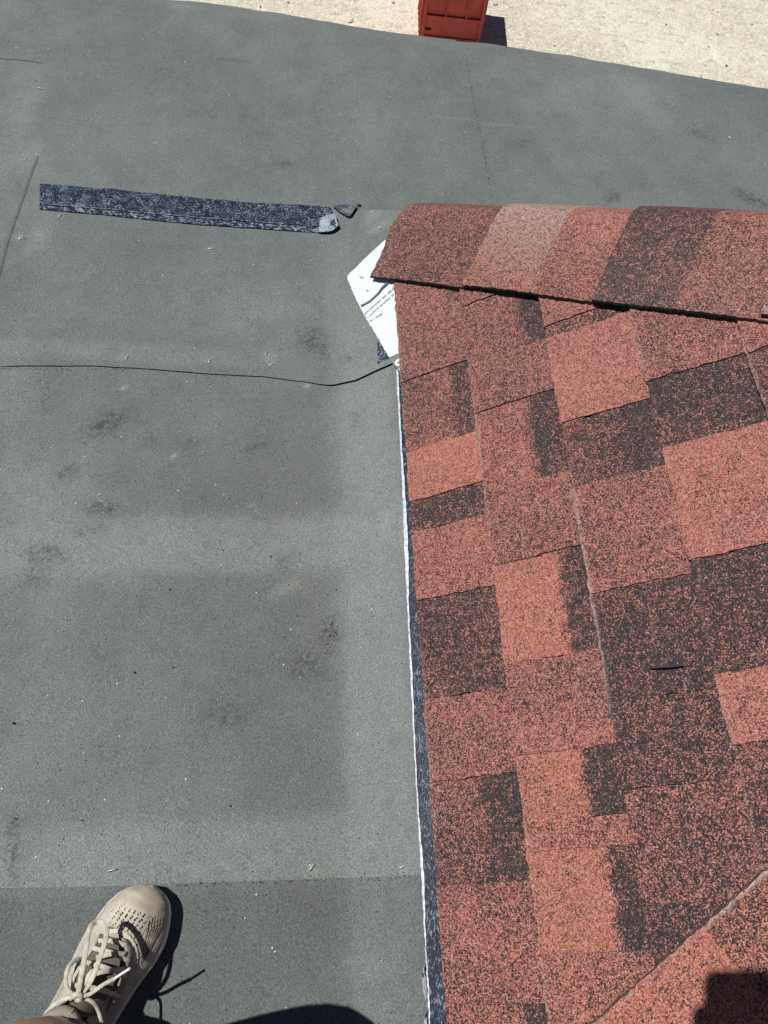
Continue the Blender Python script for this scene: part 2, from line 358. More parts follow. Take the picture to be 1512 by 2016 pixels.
def sheet(name, label, xl, xr, ylo, yhi, off, step=.011, curl=False, liftf=None, wall=.0022, mt='mem'):
    """xl/xr: functions of y, ylo/yhi: functions of x"""
    yt0, yt1 = float(ylo(0.)), float(yhi(0.))
    ny = max(4, int(abs(yt1 - yt0) / step)); nx = max(4, int(abs(float(xr(yt0)) - float(xl(yt0))) / step))
    V = np.linspace(0, 1, ny + 1)[:, None]; U = np.linspace(0, 1, nx + 1)[None, :]
    yg = yt0 + (yt1 - yt0) * V
    xg = xl(yg) + (xr(yg) - xl(yg)) * U
    Y = ylo(xg) + (yhi(xg) - ylo(xg)) * V; X = xg
    # the far edge rolls down over the fascia
    S = Y.copy(); Z = np.zeros_like(Y)
    if curl:
        ys = ystart(X); t = Y - ys; a = np.clip(t / RCURL, 0, 1.4)
        Yc = np.where(t > 0, ys + RCURL * np.sin(a), Y)
        Zc = np.where(t > 0, -RCURL * (1 - np.cos(a)), 0); extra = np.maximum(t - RCURL * 1.4, 0)
        Z = Zc - extra; Y = Yc
    flat = 1 / (1 + np.exp(-(np.abs(pyr(X, Y))) * 60)) * 0 + 1
    und = und_at(X, Y)
    zz = Z + zU(X, Y) + und + off
    if liftf is not None: zz = zz + liftf(X, S, V, U + 0 * V)
    P = np.stack([X, Y, zz], -1).reshape(-1, 3)
    m = nx + 1; idx = np.arange((ny + 1) * m).reshape(ny + 1, m)
    F = np.stack([idx[:-1, :-1], idx[:-1, 1:], idx[1:, 1:], idx[1:, :-1]], -1).reshape(-1, 4)
    A = dirt_light_attr(P[:, 0], S.ravel())
    ring = np.concatenate([idx[0, :], idx[1:, -1], idx[-1, -2::-1], idx[-2:0:-1, 0]])
    n0 = len(P); low = P[ring] - np.array([0, 0, wall]); k = len(ring)
    P = np.vstack([P, low, P[ring]]); A = np.vstack([A, A[ring], A[ring]])
    a = np.arange(k); b = (a + 1) % k
    W = np.stack([n0 + k + a, n0 + a, n0 + b, n0 + k + b], -1)
    o = mesh(name, P, np.vstack([F, W]), [M[mt], M['edge']], None, False, [0] * len(F) + [1] * len(W), {'dirt_light': A})
    o.data.polygons.foreach_set('use_smooth', [True] * len(F) + [False] * len(W)); o.data.update()
    return tag(o, label, 'roof sheet', 'grey underlayment sheets laid over the roof')
cst = lambda c: (lambda q: np.asarray(q, float) * 0 + c)
def lift1(X, S, V, U):
    q = np.clip((X - .03) / .05, 0, 1) * np.clip((.24 - X) / .06, 0, 1)
    return .0032 * q * np.exp(-((S - seam1(X)) / .02) ** 2)
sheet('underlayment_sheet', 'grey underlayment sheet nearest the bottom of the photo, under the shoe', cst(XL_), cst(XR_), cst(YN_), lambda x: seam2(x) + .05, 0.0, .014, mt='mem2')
sheet('underlayment_sheet', 'broad grey underlayment sheet across the middle, scuffed with dark footprints between the two long seams', cst(XL_), cst(XR_), seam2, lambda x: seam1(x) + .05, .0013, .0095)
fL = xcurve(pL2); fR = xcurve(pR)
sheet('underlayment_sheet', 'grey underlayment sheet at the left frame edge beside the left end of the dark tape', cst(XL_), lambda y: fL(y) + .03, lambda x: seam1(x), lambda x: seamT(x) + .04, .0028, .010)
sheet('underlayment_sheet', 'grey underlayment sheet carrying the dark tape strip', fL, fR, lambda x: seam1(x), lambda x: ystart(x) + .55, .0042, .0095, True, lift1, .0016)
sheet('underlayment_sheet', 'grey underlayment sheet behind the hip caps, right of the thin dark seam', lambda y: fR(y) - .02, cst(XR_), lambda x: seam1(x), lambda x: ystart(x) + .55, .0019, .011, True, lift1, .0012)
xt = sT[1, 0]
sheet('underlayment_sheet', 'grey underlayment sheet in the top left corner above the short dark seam', cst(XL_), lambda y: fL(y) * 0 + xt - .004, seamT, lambda x: ystart(x) + .55, .00405, .010, True)
# raised fold running down the left sheet
mb = MB(); 
P = catmull([onU(*p, .0030) for p in [(77, 306), (60, 352), (40, 415), (22, 470), (8, 520), (-6, 570)]], 6)
V = []; 
for i, p in enumerate(P):
    p = p + np.array([0, 0, und_at(p[0], p[1])])
    for dx, dz in ((-.034, -.0010), (-.010, -.0001), (0, .00025), (.0004, -.0008)): V.append(p + np.array([dx, 0, dz]))
nn = len(P); F = [(i * 4 + k, i * 4 + k + 1, (i + 1) * 4 + k + 1, (i + 1) * 4 + k) for i in range(nn - 1) for k in range(3)]
o = mesh('sheet_offcut', V, F, M['mem'], None, True, None, {'dirt_light': dirt_light_attr(np.array(V)[:, 0], np.array(V)[:, 1])})
tag(o, 'thin slanting edge of a grey underlayment strip at the left of the tape', 'roof strip')

# ---------------------------------------------------------------- shingled hip roof
hip = empty('hip_roof', (X0, .4, 0))
tag(hip, 'small hip roof of blended red and charcoal shingles rising from the grey flat roof', 'shingle roof')
def bpt(x, y, off): return np.stack([x, y + 0 * x, M_B * (x - X0) + off / NB[2]], -1)
def Yhi(x): return Y1 - K1 * (x - X0)
def Ylo(x): return Y2 + K2 * (x - X0)
# butt-edge lines X(y) traced from the courses
def lineX(a, b):
    p, q = onB(*a, .0118), onB(*b, .0118); k = (p[0] - q[0]) / (p[1] - q[1]); return (q[0] - k * q[1], k)
LX = [lineX((779, 600), (880, 2010)), lineX((905, 570), (1065, 1900)), lineX((1066, 610), (1288, 1900)), lineX((1241, 615), (1442, 1465))]
LX.append(lineX((1455, 628), (1500, 760)))
LX[4] = (LX[3][0] + .118, LX[3][1])
while len(LX) < 14: LX.append((LX[-1][0] + .1195, LX[3][1]))
def butt(k, y): return LX[k][0] + LX[k][1] * y
# rows: list of (pixel y at left edge of the row, raised?, mix, orange, dust) from far to near, dark strips (frac from, mix)
# entries: (u,v) pixel of the near-side boundary on the row's left line ; kind raised 1/0 ; mix ; orange ; strip=(start fraction, mix) or None
R0 = [((782, 640), 1, .62, .15, (.80, .30, 1.25, 1.6)), ((790, 756), 1, .56, .0, None), ((803, 893), 0, .46, .05, (.74, .16, 0, 2)), ((808, 990), 1, .92, .75, None), ((812, 1052), 0, .20, .0, None),
      ((820, 1186), 1, .74, .35, None), ((836, 1381), 0, .22, .0, None), ((849, 1541), 1, .60, .1, None), ((862, 1745), 0, .40, .1, (.62, .12, 0, 2)), ((879, 1975), 1, .60, .1, None), ((900, 2400), 0, .62, .5, (.78, .12, 0, 2))]
R1 = [((913, 606), 1, .52, .0, None), ((922, 722), 0, .48, .05, (.76, .10, 0, 2)), ((933, 818), 1, .55, .0, None), ((948, 976), 0, .68, .4, (.66, .14, 0, 2)), ((970, 1116), 1, .60, .05, None), ((992, 1312), 0, .93, .55, (.74, .15, 0, 2)),
      ((1015, 1489), 1, .68, .15, None), ((1030, 1621), 0, .88, .5, (.68, .15, 0, 2)), ((1038, 1678), 1, .74, .5, None), ((1062, 1878), 0, .92, .65, (.76, .14, 0, 2)), ((1082, 2060), 1, .66, .35, None), ((1100, 2400), 0, .3, .1, None)]
R2 = [((1068, 648), 1, .72, .2, None), ((1076, 672), 0, .40, .05, (.62, .20, 0, 2)), ((1100, 839), 1, .88, .25, None), ((1118, 967), 0, .28, .0, (.72, .10, 0, 2)), ((1158, 1172), 1, .62, .1, None), ((1195, 1385), 0, .16, .0, None),
      ((1238, 1555), 0, .24, .0, None), ((1262, 1780), 1, .44, .05, None), ((1290, 1925), 0, .20, .0, None), ((1310, 2300), 1, .6, .4, None)]
R3 = [((1282, 753), 1, .62, .0, None), ((1310, 886), 0, .15, .0, None), ((1362, 1104), 1, .88, .3, None), ((1415, 1328), 0, .15, .0, None), ((1450, 1465), 1, .85, .5, None), ((1495, 1700), 0, .33, .0, None), ((1550, 2100), 1, .6, .3, None)]
def rowspec(k, R):
    out = []; prev = 9.0
    for (px, rs, mx, og, st) in R:
        y = onB(*px, .006)[1]; out.append((prev, y, rs, mx, og, st)); prev = y
    return out
rows = [rowspec(k, R) for k, R in enumerate([R0, R1, R2, R3])]
r_ = random.Random(5)
for k in range(4, 11):
    out = []; y = 2.0; rs = 1
    y = 1.0 if k == 4 else 2.0
    if k == 4: out.append((9., .655, 1, .72, .15, None)); y = .655; rs = 0
    while y > -1:
        L = r_.choice([.10, .16, .2, .23]); mx = r_.choice([.6, .75, .88]) if rs else r_.choice([.15, .22, .3, .5])
        out.append((y, y - L, rs, mx, r_.uniform(0, .5), None)); y -= L; rs = 1 - rs
    rows.append(out)
E0, E1, TAB = .0100, .0038, .0026
def slab(mb, attr, k, ya, yb, extra, mx, og, st, right_over, cell=.0048, wallz=.010):
    """piece of course k between Y=ya (far) and yb (near)"""
    nyy = max(3, int((ya - yb) / cell)); nxx = max(6, int(.13 / cell))
    Yv = np.linspace(yb, ya, nyy + 1)
    f = np.linspace(0, 1 + right_over, nxx + 1)
    YY = Yv[:, None] + 0 * f[None, :]; FF = f[None, :] + 0 * YY
    jit = lambda s, ph: np.convolve(rng.normal(size=len(s) + 2), (.25, .5, .25), 'valid') * .0011 + .0009 * np.sin(s * 41 + ph)
    xa, xb = butt(k, YY), butt(k + 1, YY)
    XX = xa + (xb - xa) * FF
    ph = k * 3.1 + ya * 7 + extra * 900
    XX[:, 0] += jit(Yv, ph) ; YY[0, :] += jit(XX[0, :], ph + 1) ; YY[-1, :] += jit(XX[-1, :], ph + 2)
    YY = np.clip(YY, Ylo(XX) + .05, Yhi(XX) - .06)
    if (YY[-1] - YY[0]).max() < .004: return
    e = E0 + (E1 - E0) * FF + extra
    e = e + .0005 * wav(XX, YY, .05, 3) + (.0007 * wav(XX, YY, .2, 11) if extra else 0)
    P = bpt(XX, YY, e).reshape(-1, 3)
    A = np.zeros((len(P), 3)); A[:, 0] = mx; A[:, 1] = og
    A[:, 0] += (.14 * wav(XX, YY, .16, 21) * (.4 if mx > .8 or mx < .34 else 1)).ravel(); A[:, 1] = np.clip(A[:, 1] + .35 * wav(XX, YY, .2, 27).ravel(), 0, 1)
    if st is not None:
        q = np.clip((FF + .05 * wav(XX, YY, .03, 9) - st[0] + .05) / .10, 0, 1).ravel(); A[:, 0] = A[:, 0] * (1 - q) + st[1] * q; A[:, 1] *= 1 - .7 * q
    # worn, dusty margin along the butt edge
    A[:, 2] = np.maximum(A[:, 2], ((.55 if k == 2 else .22) * np.exp(-(FF / .022) ** 2)).ravel() * np.clip(.35 + .9 * np.sin(YY * 9 + k * 2.3), .0, 1).ravel())
    m = nxx + 1; idx = np.arange((nyy + 1) * m).reshape(nyy + 1, m)
    F = np.stack([idx[:-1, :-1], idx[:-1, 1:], idx[1:, 1:], idx[1:, :-1]], -1).reshape(-1, 4)
    n0 = len(mb.v)
    mb.add(P, F.tolist(), 0); attr.append(A)
    def wall(line, mat):
        q = P[line] - NB * wallz; n1 = len(mb.v); mb.v += [tuple(t) for t in q]; attr.append(A[line])
        for i in range(len(line) - 1): mb.f.append((n0 + line[i], n1 + i, n1 + i + 1, n0 + line[i + 1])); mb.m.append(mat)
    wall(idx[::-1, 0].tolist(), 2); wall(idx[0, :].tolist(), 1); wall(idx[-1, ::-1].tolist(), 1)
for k in range(len(rows)):
    mb = MB(); attr = []
    # base layer in stretches that carry the colour blend of the recesses
    for (ya, yb, rs, mx, og, st) in rows[k]:
        ya = min(ya, 1.45); yb = max(yb, -.62)
        if ya <= yb: continue
        xx = butt(k, .5)
        if yb > Yhi(xx - .02) + .03 or ya < Ylo(xx + .15) - .15: pass
        slab(mb, attr, k, ya + (0.0 if not rs else -.001), yb, -.0004 if rs else 0, mx, og, st, .16, wallz=.0045)
        if rs: slab(mb, attr, k, ya, yb, TAB, mx, og, st, .02, wallz=.0036)
    if not mb.v: continue
    o = mesh('shingle_course', mb.v, mb.f, [M['gran'], M['tabedge'], M['wornedge']], hip, False, mb.m, {'mix': np.vstack(attr)})
XA = (Y1 - Y2) / (K1 + K2) + X0; ZA = M_B * (XA - X0); YA = Y1 - K1 * (XA - X0)
def plainslope(pts, nrm, off, mx, og):
    pts = [np.array(p) + nrm * off for p in pts]; n = len(pts)
    V = pts + [p - nrm * .004 for p in pts]
    mesh('shingle_slope', V, [tuple(range(n)), tuple(range(2 * n - 1, n - 1, -1))] + [(i, n + i, n + (i + 1) % n, (i + 1) % n) for i in range(n)], [M['gran']], hip, False, None, {'mix': [(mx, og, 0)] * len(V)})
XE = 2.6
for i in range(6):
    a, b = .15 + .85 * i / 6, .15 + .85 * (i + 1) / 6 + .02; b = min(b, 1)
    L = lambda t, Yb: (X0 + (XA - X0) * t, Yb + (YA - Yb) * t, ZA * t)
    c0, c1 = L(a, Y1), L(b, Y1); plainslope([(XE, c0[1], c0[2]), c0, c1, (XE, c1[1], c1[2])], NC, .008 + .0008 * (i % 2), .5 + .06 * (i % 3), .2)
    c0, c1 = L(a, Y2), L(b, Y2); plainslope([c0, (XE, c0[1], c0[2]), (XE, c1[1], c1[2]), c1], ND, .008 + .0008 * (i % 2), .5 + .06 * (i % 3), .4)

# hip cap shingles, each bent over the hip
def cap(base, dirv, wB, wC, s0, s1, lift, W, colour, WC=None, sk=0.0, gap=1.0, warp=None, wm='tabedge'):
    """ribbon from s0 to s1 along the hip; colour(fs, q)->(mix, orange, dust)"""
    ns, nq = max(8, int((s1 - s0) / .006)), 64
    base, dirv, wB, wC = map(np.array, (base, dirv, wB, wC)); up = _n(np.cross(wB, dirv)); up = up if up[2] > 0 else -up
    V, A = [], []
    nh = _n(-(wB + wC)); e = .024
    for i in range(ns + 1):
        for j in range(nq + 1):
            q = W * (2 * j / nq - 1); fs = i / ns; s = s0 + (s1 - s0) * fs + sk * abs(q)
            s -= .012 * math.exp(-((abs(q) / W - .3) / .28) ** 2) * (1 - fs) * (s0 < .3)
            if i in (0, ns): s += .0008 * math.sin(q * 240 + s0 * 50)
            qq = q + (.0005 * math.sin(s * 170) + .0007 * math.sin(s * 613 + 1) + .0004 * math.sin(s * 1570)) * (j in (0, nq))
            sm = math.sqrt(qq * qq + e * e) - e
            l = lift * (1 - fs) + (.0045 + .0018 * (abs(q) / W) ** 2) * gap
            if warp: l += warp(s, q / W)
            p = base + dirv * s + (wB + wC) / 2 * sm + (wB - wC) / 2 * qq + nh * l * .8
            p = p + (NB if q > 0 else nh) * l * .35
            V.append(p); A.append(colour(s, q / W))
    m = nq + 1; n = (ns + 1) * m
    V = np.array(V); low = V - nh * .0042
    idx = np.arange(n).reshape(ns + 1, m)
    F = np.stack([idx[:-1, :-1], idx[1:, :-1], idx[1:, 1:], idx[:-1, 1:]], -1).reshape(-1, 4)
    if np.dot(np.cross(V[m] - V[0], V[1] - V[0]), nh) < 0: F = F[:, ::-1]
    ring = np.concatenate([idx[0, :], idx[1:, -1], idx[-1, -2::-1], idx[-2:0:-1, 0]]); k = len(ring); a = np.arange(k); b = (a + 1) % k
    W_ = np.stack([2 * n + a, 2 * n + k + a, 2 * n + k + b, 2 * n + b], -1)
    return mesh('hip_cap_shingle', np.vstack([V, low, V[ring], low[ring]]), np.vstack([F, F[:, ::-1] + n, W_]), [M['gran'], M[wm]], hip, True, [0] * len(F) + [1] * (len(F) + len(W_)), {'mix': np.vstack([A, A, np.array(A)[ring], np.array(A)[ring]])})
d1 = _n(np.array([1, -K1, M_B])); wB1 = np.cross(d1, NB); wB1 *= -np.sign(wB1[2]); wC1 = np.cross(d1, NC); wC1 *= -np.sign(wC1[2])
base1 = np.array([X0, Y1, 0])
def s_of(px, base, d): return float((onB(*px, .012) - base) @ d)
SB = [s_of(p, base1, d1) for p in [(735, 545), (915, 566), (1168, 596), (1500, 624)]]
W1 = .188; W2 = .203
def blend(stops):
    def f(s, q):
        for (lim, c0, c1) in stops:
            if s < lim:
                t = min(max((q + .1) / 1.0, 0), 1); return tuple(c0[i] + (c1[i] - c0[i]) * t for i in range(3))
        return stops[-1][1]
    return f
_b = blend
sm1, sm2 = s_of((1045, 583), base1, d1), s_of((1328, 610), base1, d1)
wv = lambda a, ph: (lambda s, q: .4 * a * max(q, 0) ** 3 * (math.sin(s * 21 + ph) + .6))
cap(base1, d1, wB1, wC1, SB[0], SB[1] + .03, .006, W1 - .002, blend([(9, (.48, .1, .0), (.36, .0, .0))]), sk=.0, warp=wv(.0030, 0))
cap(base1, d1, wB1, wC1, SB[1], SB[2] + .03, .0085, W1, blend([(sm1, (.55, .05, .50), (.66, .55, .05)), (9, (.80, .25, .05), (.58, .6, .0))]), sk=.0, warp=wv(.0030, 2))
cap(base1, d1, wB1, wC1, SB[2], SB[3] + .03, .0085, W1 + .004, blend([(sm2, (.20, .0, .0), (.22, .0, .05)), (9, (.62, .5, .0), (.50, .1, .05))]), sk=.0, warp=wv(.0030, 1))
s = SB[3]; Ls = (XA - X0) / d1[0]; i = 0
while s < Ls - .1:
    c = [(.6, .2, .3), (.3, 0, 0), (.8, .4, 0)][i % 3]
    cap(base1, d1, wB1, wC1, s, min(s + .27, Ls), .0085, W1 - .001 * (i % 2), blend([(9, c, c)])); s += .17; i += 1
d2 = _n(np.array([1, K2, M_B])); wB2 = np.cross(d2, NB); wB2 *= -np.sign(wB2[2]); wD2 = np.cross(d2, ND); wD2 *= -np.sign(wD2[2])
base2 = np.array([X0, Y2, 0]); Ls = (XA - X0) / d2[0]
sv = s_of((1395, 1835), base2, d2)
s = .04 + (sv - .04) % .21; i = 0
while s < Ls - .05:
    nearv = abs(s - sv) < .02
    c = (.50, 1., .0) if nearv else [(.86, 1., .0), (.88, 1., .0)][i % 2]
    if s > sv + .05: c = [(.5, .4, .1), (.8, .5, 0), (.25, 0, 0)][i % 3]
    dust = .95 if s > sv - .03 else .25
    def cf(s_, q, c=c, dust=dust): return (c[0], c[1], dust * .7 if q > .975 else c[2])
    cap(base2, d2, wB2, wD2, s, min(s + .31, Ls), .0040, W2, cf, gap=.55, wm='wornedge'); s += .21; i += 1
# ridge beyond the apex
dr = np.array([1., 0, 0]); wr1 = np.cross(dr, NC); wr1 *= -np.sign(wr1[2]); wr2 = np.cross(dr, ND); wr2 *= -np.sign(wr2[2])
s = 0
while s < XE - XA - .1:
    cap((XA, YA, ZA), dr, wr2, wr1, s - .05, s + .2, .006, .15, blend([(9, (.6, .2, 0), (.6, .2, 0))])); s += .17

# ---------------------------------------------------------------- sealant strips
def ribbon(name, L, R, off, mats, parent=None, n=8, ncol=10, surf=onU, extra=None, thick=.0012, smooth=True):
    """strip between two pixel polylines laid on the surface"""
    Lw = catmull([surf(*p, off) for p in L], n); Rw = catmull([surf(*p, off) for p in R], n)
    m = min(len(Lw), len(Rw)); V = []
    for i in range(m):
        for j in range(ncol + 1):
            t = j / ncol; p = Lw[i] * (1 - t) + Rw[i] * t
            if j in (0, ncol): p = p + np.array([1, 1, 0]) * .0004 * math.sin(i * 2.1 + j)
            if surf is onU: p = p + np.array([0, 0, und_at(p[0], p[1])])
            if extra: p = p + np.array(extra(i / (m - 1), t))
            V.append(p)
    c = ncol + 1; N = m * c; idx = np.arange(N).reshape(m, c)
    F = np.stack([idx[:-1, :-1], idx[:-1, 1:], idx[1:, 1:], idx[1:, :-1]], -1).reshape(-1, 4)
    V = np.array(V)
    if np.cross(V[idx[0, 1]] - V[0], V[idx[1, 0]] - V[0])[2] < 0: F = F[:, ::-1]
    ring = np.concatenate([idx[0, :], idx[1:, -1], idx[-1, -2::-1], idx[-2:0:-1, 0]]); k = len(ring); a = np.arange(k); b = (a + 1) % k
    W_ = np.stack([2 * N + a, 2 * N + k + a, 2 * N + k + b, 2 * N + b], -1); lw = V - np.array([0, 0, thick])
    return mesh(name, np.vstack([V, lw, V[ring], lw[ring]]), np.vstack([F, F[:, ::-1] + N, W_]), mats, parent, smooth)
TP = [(78, 361), (160, 367), (260, 376), (360, 386), (460, 395), (560, 402), (628, 407), (652, 409)]
TM = [(78, 402), (160, 409), (260, 417), (360, 426), (460, 434), (560, 442), (624, 447), (664, 450)]
TB = [(78, 412), (160, 419), (260, 428), (360, 438), (460, 446), (560, 453), (626, 458), (665, 456)]
st = empty('sealant_tape', onU(360, 410, .006)); tag(st, 'long dark blue sealant tape strip scratched white, its right end curled up', 'tape strip')
def tape_ex(u, t):
    c = max(0, (u - .90) / .10); return (-.004 * c * c * t, .004 * c * c * t, .010 * c * c * t * (1) + .0004 * math.sin(u * 60))
TTm = [(a[0] * .02 + b[0] * .98, a[1] * .02 + b[1] * .98) for a, b in zip(TP, TM)]
ribbon('tape_face', TP, TTm, .0072, M['seal'], st, extra=tape_ex)
ribbon('tape_edge', [(x, y + .8) for x, y in TM], TB, .0070, M['foil2'], st, ncol=4, extra=lambda u, t: tape_ex(u, 1))
ribbon('crease_line', [(a[0], a[1] - 2.0) for a in TM[:6]], [(a[0], a[1] - .9) for a in TM[:6]], .0088, M['film2'], st, ncol=2, thick=.0008)
ribbon('curled_end', [(630, 430), (640, 428), (655, 424), (660, 428)], [(628, 457), (640, 458.5), (655, 457), (666, 449)], .0105, M['foil'], st, ncol=6, extra=lambda u, t: (0, 0, .007 * u + .002 * math.sin(t * 9)))
# scrap triangle with tar dab
sc = ribbon('tape_scrap', [(654, 405), (675, 404), (695, 405), (704, 406)], [(655, 408), (670, 419), (688, 427), (701, 409)], .0105, M['foil2'], None, ncol=4, extra=lambda u, t: (0, 0, .003 * t))
tag(sc, 'small triangular dark tape scrap between the tape end and the shingle corner', 'tape scrap')
def lump(name, p, r, mat, seed=0, sq=.5, parent=None):
    rr = random.Random(seed); bm = bmesh.new(); bmesh.ops.create_icosphere(bm, subdivisions=2, radius=1)
    for v in bm.verts:
        k = 1 + .25 * math.sin(v.co.x * 5 + seed) * math.sin(v.co.y * 4 + seed * 2) + rr.uniform(-.1, .1); v.co *= k; v.co.z *= sq
        v.co *= r; v.co += Vector(tuple(p))
    me = bpy.data.meshes.new(name); bm.to_mesh(me); bm.free(); return link_mesh(name, me, mat, parent)
tag(lump('tar_dab', onU(706, 405, .008), .0058, M['tar'], 3, .3), 'small black tar dab at the corner where the hip meets the flat roof', 'tar dab')
# eave strip below the first course
es = empty('eave_sealant_strip', onU(800, 1200, .004)); tag(es, 'narrow dark blue sealant strip with ragged white film along the shingle eave', 'tape strip')
EL = [(780, 728), (787, 860), (792, 960), (796, 1080), (802, 1200), (808, 1330), (815, 1470), (822, 1600), (829, 1720), (836, 1850), (842, 1960), (846, 2060), (850, 2200)]
ER = [(x + 50, y) for x, y in EL]
ribbon('strip_face', [(x + 3, y) for x, y in EL], ER, .0065, M['seal2'], es, n=10, ncol=16, thick=.0015)
EF = [(x + 3.6 + (2.5 if 900 < y < 1150 else 0) + (1.0 * math.sin(y * .03) + .9 * math.sin(y * .0113 + 1)), y) for x, y in EL]
ribbon('release_film', [(x, y) for x, y in EL], [(x, y) for x, y in EF], .0084, M['film'], es, n=14, ncol=5, extra=lambda u, t: (0.0003 * math.sin(u * 170), 0, .0008 * math.sin(t * 3.1)))
FL = [(835, 1890), (831, 1920), (833, 1955), (839, 1985), (834, 2010), (832, 2060)]
FR = [(838, 1890), (837, 1915), (840, 1950), (841, 1985), (841, 2010), (843, 2060)]
ribbon('film_flap', FL, FR, .0095, M['film2'], es, n=6, ncol=4, extra=lambda u, t: (0, 0, .002 * (1 - t)))
# dark patch beside the paper
pt = ribbon('tape_patch', [(743, 672), (743, 690), (743, 708), (743, 726)], [(745, 672), (757, 690), (768, 708), (772, 714)], .0062, M['seal'], None, ncol=5)
tag(pt, 'small dark tape patch under the lower tip of the white paper', 'tape patch')

# ---------------------------------------------------------------- white printed liner paper
pap = empty('liner_paper', onU(740, 600, .012)); tag(pap, 'crumpled white printed liner paper sticking out from under the shingle corner', 'paper')
PL = [(757, 473), (725, 503), (700, 528), (684, 545), (690, 563), (698, 582), (712, 610), (724, 632), (738, 656), (752, 680), (766, 704)]
PRr = [(775, 476), (790, 500), (800, 520), (800, 545), (800, 565), (801, 585), (802, 610), (803, 632), (803, 650), (804, 670), (805, 684)]
PZ = .0085
def bsurf(u, v, off): return onB(u, v, off)
pex = lambda u, t: (0, 0, .005 * (1 - t) ** 2 * (1 + .5 * math.sin(u * 11)) - (.004 * t if t > .5 else 0))
def psurf(u, v, off):
    p = onB(u, v, off); return p
ribbon('paper_sheet', PL, PRr, PZ, M['paper'], pap, n=6, ncol=14, surf=psurf, thick=.0003, extra=lambda u, t: (0, 0, .0009 * math.sin(u * 9 + t * 4) * (1 - t) + .0006 * abs(math.sin(u * 5 + t * 7)) - .0045 * t * t))
ribbon('printed_band', [(766, 704.5), (768, 708), (771, 713), (776, 720), (783, 727), (787, 731)], [(805, 684), (805, 690), (806, 700), (806, 710), (806, 720), (806, 731)], PZ - .0008, M['band'], pap, n=3, ncol=4, surf=psurf, thick=.0003, extra=lambda u, t: (0, 0, .001 - .003 * t))
ribbon('printed_curve', [(765, 552), (757, 559), (750, 566), (744, 575), (736, 583), (727, 591), (717, 597), (709.5, 600)], [(767, 554), (759.5, 561.8), (752.5, 568.6), (746.4, 577), (738.3, 585.3), (729.3, 593.5), (719.2, 599.5), (711, 603.3)], PZ + .0018, M['ink'], pap, n=4, ncol=2, surf=psurf, thick=.0002)
def text_on_b(name, s, start, end, size_px, mat, off):
    """writing whose baseline runs from start to end (pixels), laid on the slope"""
    cu = bpy.data.curves.new(name, 'FONT'); cu.body = s; cu.size = 1; cu.extrude = 0.01; cu.offset = .02
    to = bpy.data.objects.new(name, cu); COL.objects.link(to)
    bpy.context.view_layer.update(); dg = bpy.context.evaluated_depsgraph_get()
    me = bpy.data.meshes.new_from_object(to.evaluated_get(dg)); bpy.data.objects.remove(to)
    P0, P1 = onB(*start, off), onB(*end, off); X = _n(P1 - P0); Zn = NB; Y = np.cross(Zn, X)
    w_ = max(v.co.x for v in me.vertices); k = np.linalg.norm(P1 - P0) / w_
    kk = size_px
    for v in me.vertices:
        p = P0 + X * v.co.x * k + Y * v.co.y * kk + Zn * v.co.z * .005; v.co = tuple(p)
    return link_mesh(name, me, mat, pap)
M['ink2'] = mat_simple('faded_print', (.22, .23, .25), .7, .2, .3, 200)
text_on_b('printed_line', 'Slip re', (751, 616), (728, 632), .0070, M['ink2'], PZ + .0012)
text_on_b('printed_line', ', al desliza puede l', (778, 574), (722.5, 624.5), .0062, M['ink2'], PZ + .0012)
text_on_b('printed_line', 'grée de résistance', (776, 564), (716.5, 618), .0062, M['ink2'], PZ + .0012)
ribbon('printed_glyph', [(786, 706), (780, 709), (777.5, 714), (780, 719.5), (786, 720)], [(786, 711), (783.5, 712), (782, 714), (783, 716.5), (786, 716)], PZ + .0004, M['white'], pap, n=4, ncol=2, surf=psurf, thick=.0002)
lump('printed_dot', onB(786, 727, PZ - .0002), .0016, M['white'], 1, .2, pap)
for a, b in (((707, 543), (716, 546)), ((720, 570), (726, 571))):
    ribbon('pen_mark', [a, ((a[0] + b[0]) / 2, (a[1] + b[1]) / 2 + .5), b], [(a[0], a[1] + 1.0), ((a[0] + b[0]) / 2, (a[1] + b[1]) / 2 + 1.8), (b[0], b[1] + .8)], PZ + .0018, M['band'], pap, n=2, ncol=1, surf=psurf, thick=.0002)

